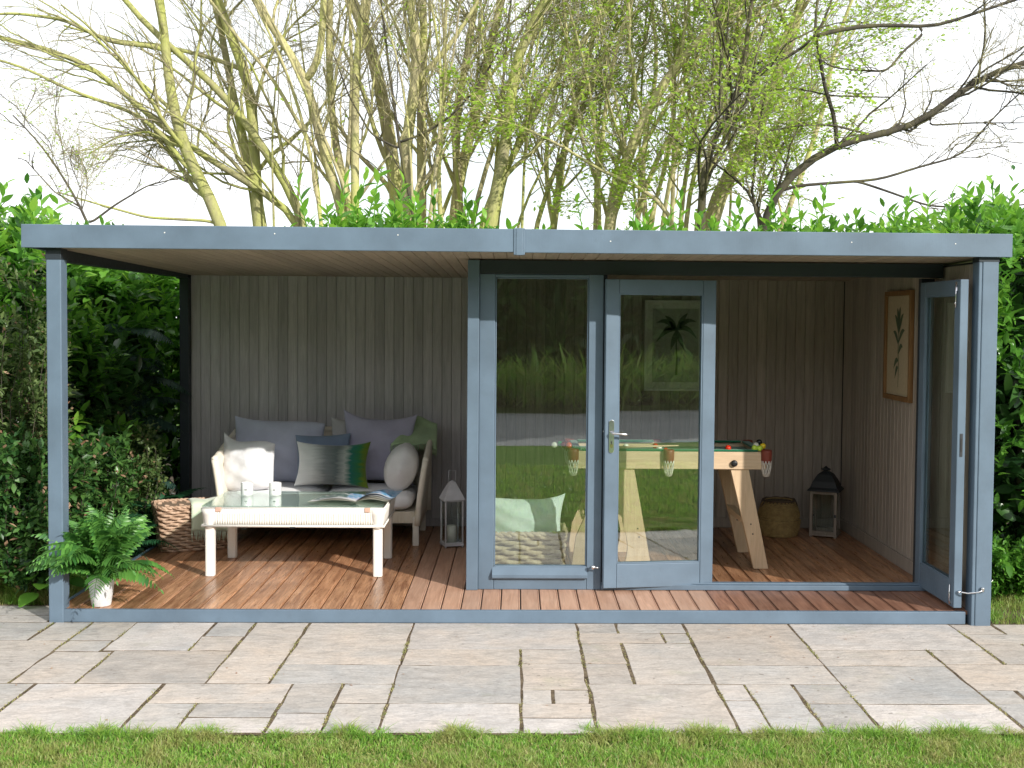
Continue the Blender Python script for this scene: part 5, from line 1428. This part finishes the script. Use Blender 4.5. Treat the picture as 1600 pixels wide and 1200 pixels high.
def tubes(P, R, n):
    """P (N,K,3), R (N,K) -> V, F quads"""
    N, K = R.shape
    T_ = np.gradient(P, axis=1); T_ /= np.linalg.norm(T_, axis=2)[..., None] + 1e-9
    up = np.where(np.abs(T_[:, :1, 2:]) > .7, np.array([[[0, 1.0, 0]]]), np.array([[[0, 0, 1.0]]]))
    A = np.cross(T_, np.broadcast_to(up, T_.shape)); A /= np.linalg.norm(A, axis=2)[..., None] + 1e-9; B = np.cross(A, T_)
    th = np.arange(n) * 2 * math.pi / n
    V = P[:, :, None] + R[:, :, None, None] * (np.cos(th)[None, None, :, None] * A[:, :, None] + np.sin(th)[None, None, :, None] * B[:, :, None])
    k = np.arange(K - 1)[:, None]; i = np.arange(n)[None]; j = (i + 1) % n
    f = np.stack([k * n + i, k * n + j, (k + 1) * n + j, (k + 1) * n + i], 2).reshape(-1, 4)
    F = (f[None] + (np.arange(N) * K * n)[:, None, None]).reshape(-1, 4)
    return V.reshape(-1, 3), F

def children(P, R, per, lf, ang, K, up, wig, rr, rng, tmin=.25, lmax=9):
    N, k0, _ = P.shape; L0 = np.linalg.norm(np.diff(P, axis=1), axis=2).sum(1)
    idx = np.sort(rng.choice(N, N * per, p=L0 / L0.sum())); Mn = len(idx)
    t = rng.uniform(tmin, .98, Mn) * (k0 - 1); i = np.minimum(t.astype(int), k0 - 2); f = (t - i)[:, None]
    p = P[idx, i] * (1 - f) + P[idx, i + 1] * f; r0 = R[idx, i] * (1 - f[:, 0]) + R[idx, i + 1] * f[:, 0]
    tg = P[idx, i + 1] - P[idx, i]; tg /= np.linalg.norm(tg, axis=1)[:, None] + 1e-9
    rnd = rng.normal(0, 1, (Mn, 3)); side = rnd - (rnd * tg).sum(1)[:, None] * tg; side /= np.linalg.norm(side, axis=1)[:, None] + 1e-9
    a = rng.uniform(ang[0], ang[1], Mn)[:, None]; d = tg * np.cos(a) + side * np.sin(a); d[:, 2] += up
    L = np.minimum(L0[idx] * rng.uniform(lf[0], lf[1], Mn) * (1.15 - .6 * t / (k0 - 1)), lmax)
    pts = [p]; step = (L / (K - 1))[:, None]
    for q in range(K - 1):
        d = d + rng.normal(0, wig, (Mn, 3)); d[:, 2] += up * .35; d /= np.linalg.norm(d, axis=1)[:, None]
        pts.append(pts[-1] + d * step)
    P2 = np.stack(pts, 1); r = np.minimum(r0 * rr, .05); R2 = r[:, None] * np.linspace(1, .3, K)[None]
    return P2, R2

def tree(label, Y, stems, root_x, barkm, seed, leaves=0, per=(9, 7, 4), twig='twig_grey', up=.10, extend=2.6, ang=(.35, .9), wig=.14, depth=.5, leaf_bias=None, lsz=.05, lfac=1.0, fan=0, fan_lean=0):
    rng = np.random.default_rng(seed)
    root = np.array([at(root_x, 500, Y)[0], Y, -.05])
    t = thing('tree', label, 'tree', (root[0], root[1], 0), 'bare spring trees behind the garden room')
    sc = (Y + 7.0) / CF
    allP = []; allR = []; tb_ = MB(); first = True
    stems = list(stems)
    for q in range(fan):
        x0 = root_x + rng.uniform(-45, 45); sp = rng.uniform(-1, 1); x1 = x0 + sp * 170 + fan_lean; bow = rng.uniform(-18, 18)
        w = rng.uniform(3.5, 8)
        stems.append(([(x0, 350), (x0 + (x1 - x0) * .22 + bow, 255), (x0 + (x1 - x0) * .5 + bow * 1.4, 150), (x0 + (x1 - x0) * .78 + bow, 60), (x1, 0)], w, w * .55, True))
    for si, (pix, w0, w1, low) in enumerate(stems):
        yo = rng.uniform(-depth, depth); n = len(pix)
        if not low and allP:        # a limb leaves its parent stem where that stem stands
            d0 = ray(*pix[0]); best = None
            for Q in allP:
                q_ = Q - CAM; tt_ = q_ @ d0 / (d0 @ d0); ds = np.linalg.norm(q_ - tt_[:, None] * d0, axis=1); k_ = ds.argmin()
                if best is None or ds[k_] < best[0]: best = (ds[k_], Q[k_])
            yo = best[1][1] - Y
        P = [at(px, py, Y + yo + .35 * yo * k / n) for k, (px, py) in enumerate(pix)]
        R = list(np.linspace(w0, w1, n) * sc / 2)
        if not low and allP: P = [best[1]] + P; R = [R[0]] + R
        if low:      # carry the stem down to the shared root
            p0 = P[0]; m_ = p0 * .5 + root * .5 + np.array([(p0[0] - root[0]) * .12, 0, 0])
            P = [root + np.array([(p0[0] - root[0]) * .15, yo * .1, 0]), m_] + P; R = [R[0] * 1.45, R[0] * 1.15] + R
        if pix[-1][1] < 12 and extend:      # and on above the frame
            d = P[-1] - P[-2]; d /= np.linalg.norm(d); e = P[-1]
            for q in range(3):
                d = d + rng.normal(0, .12, 3) + np.array([0, 0, .12]); d /= np.linalg.norm(d); e = e + d * extend / 3; P.append(e); R.append(R[-1] * .68)
        Lp, Lr = resample(P, R, 26); allP.append(Lp); allR.append(Lr)
        b = MB(); b.tube(Lp, Lr, 9); b.build('trunk' if w0 >= 14 and low else 'limb', barkm, t)
    P0 = np.array(allP); R0 = np.array(allR)
    P1, R1 = children(P0, R0, max(4, int(per[0] * .74)), (.16 * lfac, .42 * lfac), ang, 9, up, wig, .42, rng, tmin=.38, lmax=2.2)
    P2, R2 = children(P1, R1, per[1], (.25, .6), (.35, 1.0), 6, up * .6, wig, .55, rng, tmin=.15, lmax=1.1)
    P3, R3 = children(P2, R2, per[2], (.25, .65), (.4, 1.1), 4, up * .3, wig, .7, rng, tmin=.1, lmax=.5)
    R1 = np.maximum(R1, .0045); R2 = np.maximum(R2 * .9, .0026); R3 = np.maximum(R3 * .8, .0017)
    V, F = tubes(P1, R1, 5); o = link('branches', fast_mesh('branches', V - world_loc(t), F, barkm, True), world_loc(t), t); o['kind'] = 'stuff'
    Va, Fa = tubes(P2, R2, 4); Vb, Fb = tubes(P3, R3, 3); V = np.vstack([Va, Vb]); F = np.vstack([Fa, Fb + len(Va)])
    o = link('twigs', fast_mesh('twigs', V - world_loc(t), F, twig, True), world_loc(t), t); o['kind'] = 'stuff'
    if leaves:
        tips = np.vstack([P3.reshape(-1, 3), P2[:, 2:].reshape(-1, 3)])
        if leaf_bias is not None: tips = tips[leaf_bias(tips, rng)]
        idx = rng.integers(0, len(tips), leaves); P = tips[idx] + rng.normal(0, .03, (leaves, 3))
        D = rng.normal(0, 1, (leaves, 3)); D[:, 2] = D[:, 2] * .4 + .1
        leafy_mesh('spring_leaves', P, frames(D, rng.normal(0, .7, leaves)), rng.uniform(lsz * .6, lsz * 1.3, leaves), 'spring_leaf', t, LEAF_SMALL)
    return t

tree('mossy tree leaning left with long low limbs, far left', 6.6, [
    ([(350, 345), (307, 274), (285, 232), (266, 150), (259, 112), (262, 67), (248, 0)], 19, 13, True),
    ([(480, 345), (394, 289), (300, 232), (244, 191), (150, 105), (75, 75), (-40, 50)], 12, 7, True),
    ([(300, 275), (255, 210), (210, 176), (112, 142), (37, 105), (-50, 80)], 8, 3, False),
    ([(262, 75), (170, 65), (100, 30), (20, 20), (-40, 25)], 8, 3, False),
    ([(330, 345), (230, 340), (150, 318), (90, 300)], 5, 2, False),
    ([(285, 232), (230, 205), (180, 215), (140, 240)], 5, 2, False)], 400, 'bark_mossy', 1, per=(13, 8, 4), up=.03)
tree('mossy tree with paired upright trunks right of the left leaning tree', 7.2, [
    ([(405, 345), (398, 262), (394, 150), (390, 112), (356, 56), (341, 0)], 18, 13, True),
    ([(413, 345), (383, 225), (367, 169), (356, 112), (350, 60), (335, 0)], 14, 9, True),
    ([(485, 345), (442, 278), (398, 210), (356, 150), (292, 94), (225, 41), (195, 0)], 15, 8, True),
    ([(390, 112), (330, 90), (250, 70), (190, 65), (100, 40)], 8, 3, False)], 420, 'bark_mossy', 2, fan=2, fan_lean=-50, per=(12, 8, 4), up=.06)
tree('forked tree with pale trunk above the sofa', 6.8, [
    ([(544, 345), (499, 225), (487, 150), (487, 124), (439, 67), (398, 0)], 16, 11, True),
    ([(487, 124), (502, 75), (506, 0)], 12, 10, False),
    ([(555, 345), (521, 225), (514, 112), (514, 0)], 14, 10, True),
    ([(555, 340), (555, 112), (562, 40), (568, 0)], 13, 9, True),
    ([(530, 290), (470, 200), (420, 110), (370, 60), (330, 0)], 7, 4, False)], 540, 'bark_tan', 3, fan=4, fan_lean=-20, per=(12, 8, 4), up=.10)
tree('thick pale tree rising just left of the middle', 6.4, [
    ([(624, 345), (612, 232), (590, 112), (571, 37), (549, 0)], 24, 17, True),
    ([(571, 40), (577, 0)], 10, 8, False),
    ([(644, 345), (627, 232), (642, 187), (654, 112), (650, 37), (642, 0)], 20, 13, True),
    ([(660, 345), (657, 150), (665, 70), (661, 0)], 16, 11, True),
    ([(654, 125), (680, 94), (710, 64), (744, 5)], 9, 5, False)], 635, 'bark_tan', 4, fan=4, fan_lean=-10, per=(10, 8, 4), up=.12)
tree('slender dark stemmed young tree in front of the pale trunks', 5.6, [
    ([(654, 352), (627, 262), (620, 187), (605, 97), (597, 0)], 6, 3.5, True),
    ([(627, 225), (680, 202), (725, 165), (762, 112), (790, 60), (800, 0)], 4, 2.5, False),
    ([(627, 235), (580, 210), (545, 150), (520, 80)], 4, 2, False)], 650, 'bark_dark', 5, per=(10, 7, 3), up=.10, leaves=200)
tree('upright pale stemmed tree right of the middle of the roof', 7.0, [
    ([(706, 352), (717, 281), (740, 187), (762, 112), (770, 56), (781, 0)], 18, 12, True),
    ([(721, 345), (710, 244), (714, 169), (729, 94), (740, 19), (744, 0)], 14, 9, True),
    ([(735, 345), (760, 260), (790, 170), (830, 90), (850, 0)], 8, 5, True),
    ([(690, 345), (680, 250), (700, 150), (690, 60), (700, 0)], 8, 5, True)], 720, 'bark_tan', 6, fan=5, fan_lean=20, per=(11, 8, 4), up=.12, leaves=1200)
tree('leaning tree coming into leaf above the fascia joint', 6.6, [
    ([(762, 352), (785, 262), (796, 187), (800, 94), (826, 45), (856, 0)], 20, 13, True),
    ([(744, 352), (762, 308), (819, 218), (856, 131), (912, 67), (960, 0)], 12, 7, True),
    ([(867, 345), (875, 270), (894, 169), (920, 94), (940, 0)], 12, 8, True)], 790, 'bark_mossy', 7, fan=5, fan_lean=50, per=(13, 8, 4), leaves=7000, up=.12)
tree('many stemmed tree in fresh green leaf above the glass door', 6.9, [
    ([(946, 356), (972, 270), (1002, 187), (1025, 142), (1062, 94), (1100, 56), (1150, 0)], 18, 11, True),
    ([(927, 345), (939, 262), (942, 187), (960, 80), (985, 0)], 8, 5, True),
    ([(990, 350), (1010, 280), (1050, 200), (1110, 120), (1160, 60), (1200, 0)], 9, 5, True),
    ([(960, 350), (930, 280), (900, 200), (890, 100), (880, 0)], 7, 4, True),
    ([(1010, 350), (1040, 270), (1060, 170), (1050, 80), (1060, 0)], 7, 4, True)], 965, 'bark_tan', 8, fan=6, fan_lean=50, per=(15, 9, 4), leaves=13000, up=.10)
tree('pale smooth limb tree arching left across the middle', 5.4, [
    ([(1060, 345), (1006, 289), (950, 277), (894, 236), (826, 202), (785, 184), (740, 180)], 7, 2.5, True),
    ([(894, 236), (850, 215), (830, 240), (800, 250)], 4, 1.5, False)], 1070, 'bark_tan', 9, per=(12, 7, 3), leaves=2500, up=.04)
tree('broad trunk leaning right among yellow green leaves', 7.0, [
    ([(1105, 350), (1120, 300), (1150, 262), (1176, 206), (1202, 157), (1225, 94), (1244, 37), (1255, 0)], 26, 14, True),
    ([(1085, 350), (1110, 250), (1165, 160), (1215, 70), (1260, 0)], 9, 5, True),
    ([(1150, 262), (1130, 180), (1140, 90), (1120, 0)], 7, 4, False),
    ([(1060, 350), (1075, 250), (1095, 150), (1150, 50), (1180, 0)], 8, 5, True)], 1100, 'bark_tan', 10, fan=5, fan_lean=60, per=(14, 9, 4), leaves=13000, up=.09)
tree('gnarled dark tree with a knobbly crooked trunk', 5.8, [
    ([(1095, 352), (1097, 292), (1099, 225), (1131, 191), (1161, 146), (1174, 116), (1161, 75), (1172, 0)], 13, 6, True),
    ([(1174, 116), (1210, 97), (1255, 79), (1285, 45), (1300, 0)], 6, 3, False),
    ([(1150, 152), (1128, 130), (1120, 100), (1140, 60), (1100, 0)], 5, 3, False),
    ([(1131, 191), (1180, 150), (1230, 135), (1300, 150), (1390, 152)], 4, 2, False)], 1098, 'bark_dark', 11, per=(13, 8, 3), leaves=6000, up=.05, wig=.2)
tree('dark tree with a long limb sweeping out to the right', 5.5, [
    ([(1190, 352), (1202, 300), (1240, 270), (1300, 225), (1319, 214), (1375, 214), (1450, 191), (1487, 150), (1544, 112), (1600, 97), (1680, 80)], 13, 8, True),
    ([(1307, 214), (1304, 161), (1281, 142), (1289, 109), (1270, 56), (1277, 0)], 7, 4, False),
    ([(1250, 60), (1337, 41), (1412, 37), (1450, 49), (1525, 19), (1590, 0)], 7, 4, False),
    ([(1446, 52), (1412, 79), (1386, 112), (1330, 109), (1300, 105), (1270, 85)], 4, 2, False),
    ([(1225, 292), (1311, 285), (1375, 281), (1431, 262), (1502, 244), (1555, 180), (1600, 140)], 5, 2, False),
    ([(1330, 280), (1390, 300), (1450, 322), (1540, 325), (1620, 318)], 4, 2, False),
    ([(1450, 196), (1520, 192), (1600, 192)], 3, 1.5, False),
    ([(1375, 214), (1300, 195), (1250, 195), (1200, 205)], 4, 2, False)], 1195, 'bark_dark', 12, per=(13, 8, 4), leaves=5500, up=.03, wig=.2,
    leaf_bias=lambda p, r: p[:, 0] < 3.55)
tree('small bare hawthorn like tree at the far left behind the roof end', 4.9, [
    ([(150, 380), (130, 330), (95, 270), (60, 220), (20, 180)], 5, 2, True),
    ([(140, 350), (180, 320), (230, 290), (290, 275)], 4, 1.5, False),
    ([(120, 320), (85, 300), (40, 250)], 3, 1.5, False)], 150, 'bark_dark', 13, per=(11, 7, 5), leaves=900, up=.06, twig='twig_grey', lsz=.03)
tree('pale barked tree standing further back at the right', 9.5, [
    ([(1225, 350), (1260, 250), (1290, 170), (1300, 80), (1330, 0)], 9, 5, True),
    ([(1010, 350), (1000, 240), (1030, 120), (1020, 0)], 9, 5, True),
    ([(860, 350), (850, 240), (870, 120), (900, 0)], 8, 5, True)], 1020, 'bark_tan', 14, fan=4, fan_lean=30, per=(15, 9, 4), leaves=9000, up=.1, lsz=.06)

# ------------------------------------------------------------------ shrubbery behind the camera, seen mirrored in the glass
rng = np.random.default_rng(77); N = 64000
x = rng.uniform(-20, 20, N); top = 5.2 + .5 * np.sin(x * .7) + .35 * np.sin(x * 1.9 + 1)
z = rng.uniform(0, 1, N) ** .9 * top; y = -16.8 - 1.6 * np.sqrt(np.clip(z / top, 0, 1)) - rng.uniform(0, 1.2, N) + .5 * np.sin(x * 2.3) * np.sin(z * 1.7)
P = np.stack([x, y, z], 1); D = rng.normal(0, 1, (N, 3)) + np.array([0, .8, .2])
V, F = scatter(*LEAFN, P, frames(D, rng.uniform(0, 6.28, N)), rng.uniform(.45, .95, N))
o = link('shrubbery', fast_mesh('shrubbery', V, F, 'far_leaf', True), (0, 0, 0)); o['kind'] = 'stuff'
o['label'] = 'tall dark shrubbery across the drive, mirrored in the door glass'; o['category'] = 'shrubbery'
rng = np.random.default_rng(78); N = 5000
x = rng.uniform(-14, 14, N); P = np.stack([x, rng.uniform(-16.3, -15.3, N), rng.uniform(0, .55, N)], 1)
D = np.stack([rng.normal(0, .5, N), rng.normal(0.3, .4, N), np.ones(N)], 1)
V, F = scatter(*leaf_template(w=.08, n=3, droop=.35), P, frames(D), rng.uniform(.5, 1.0, N))
o = link('long_grass', fast_mesh('long_grass', V, F, 'grass_blade', True), (0, 0, 0)); o['kind'] = 'stuff'
o['label'] = 'strappy green plants along the far side of the drive'; o['category'] = 'plants'
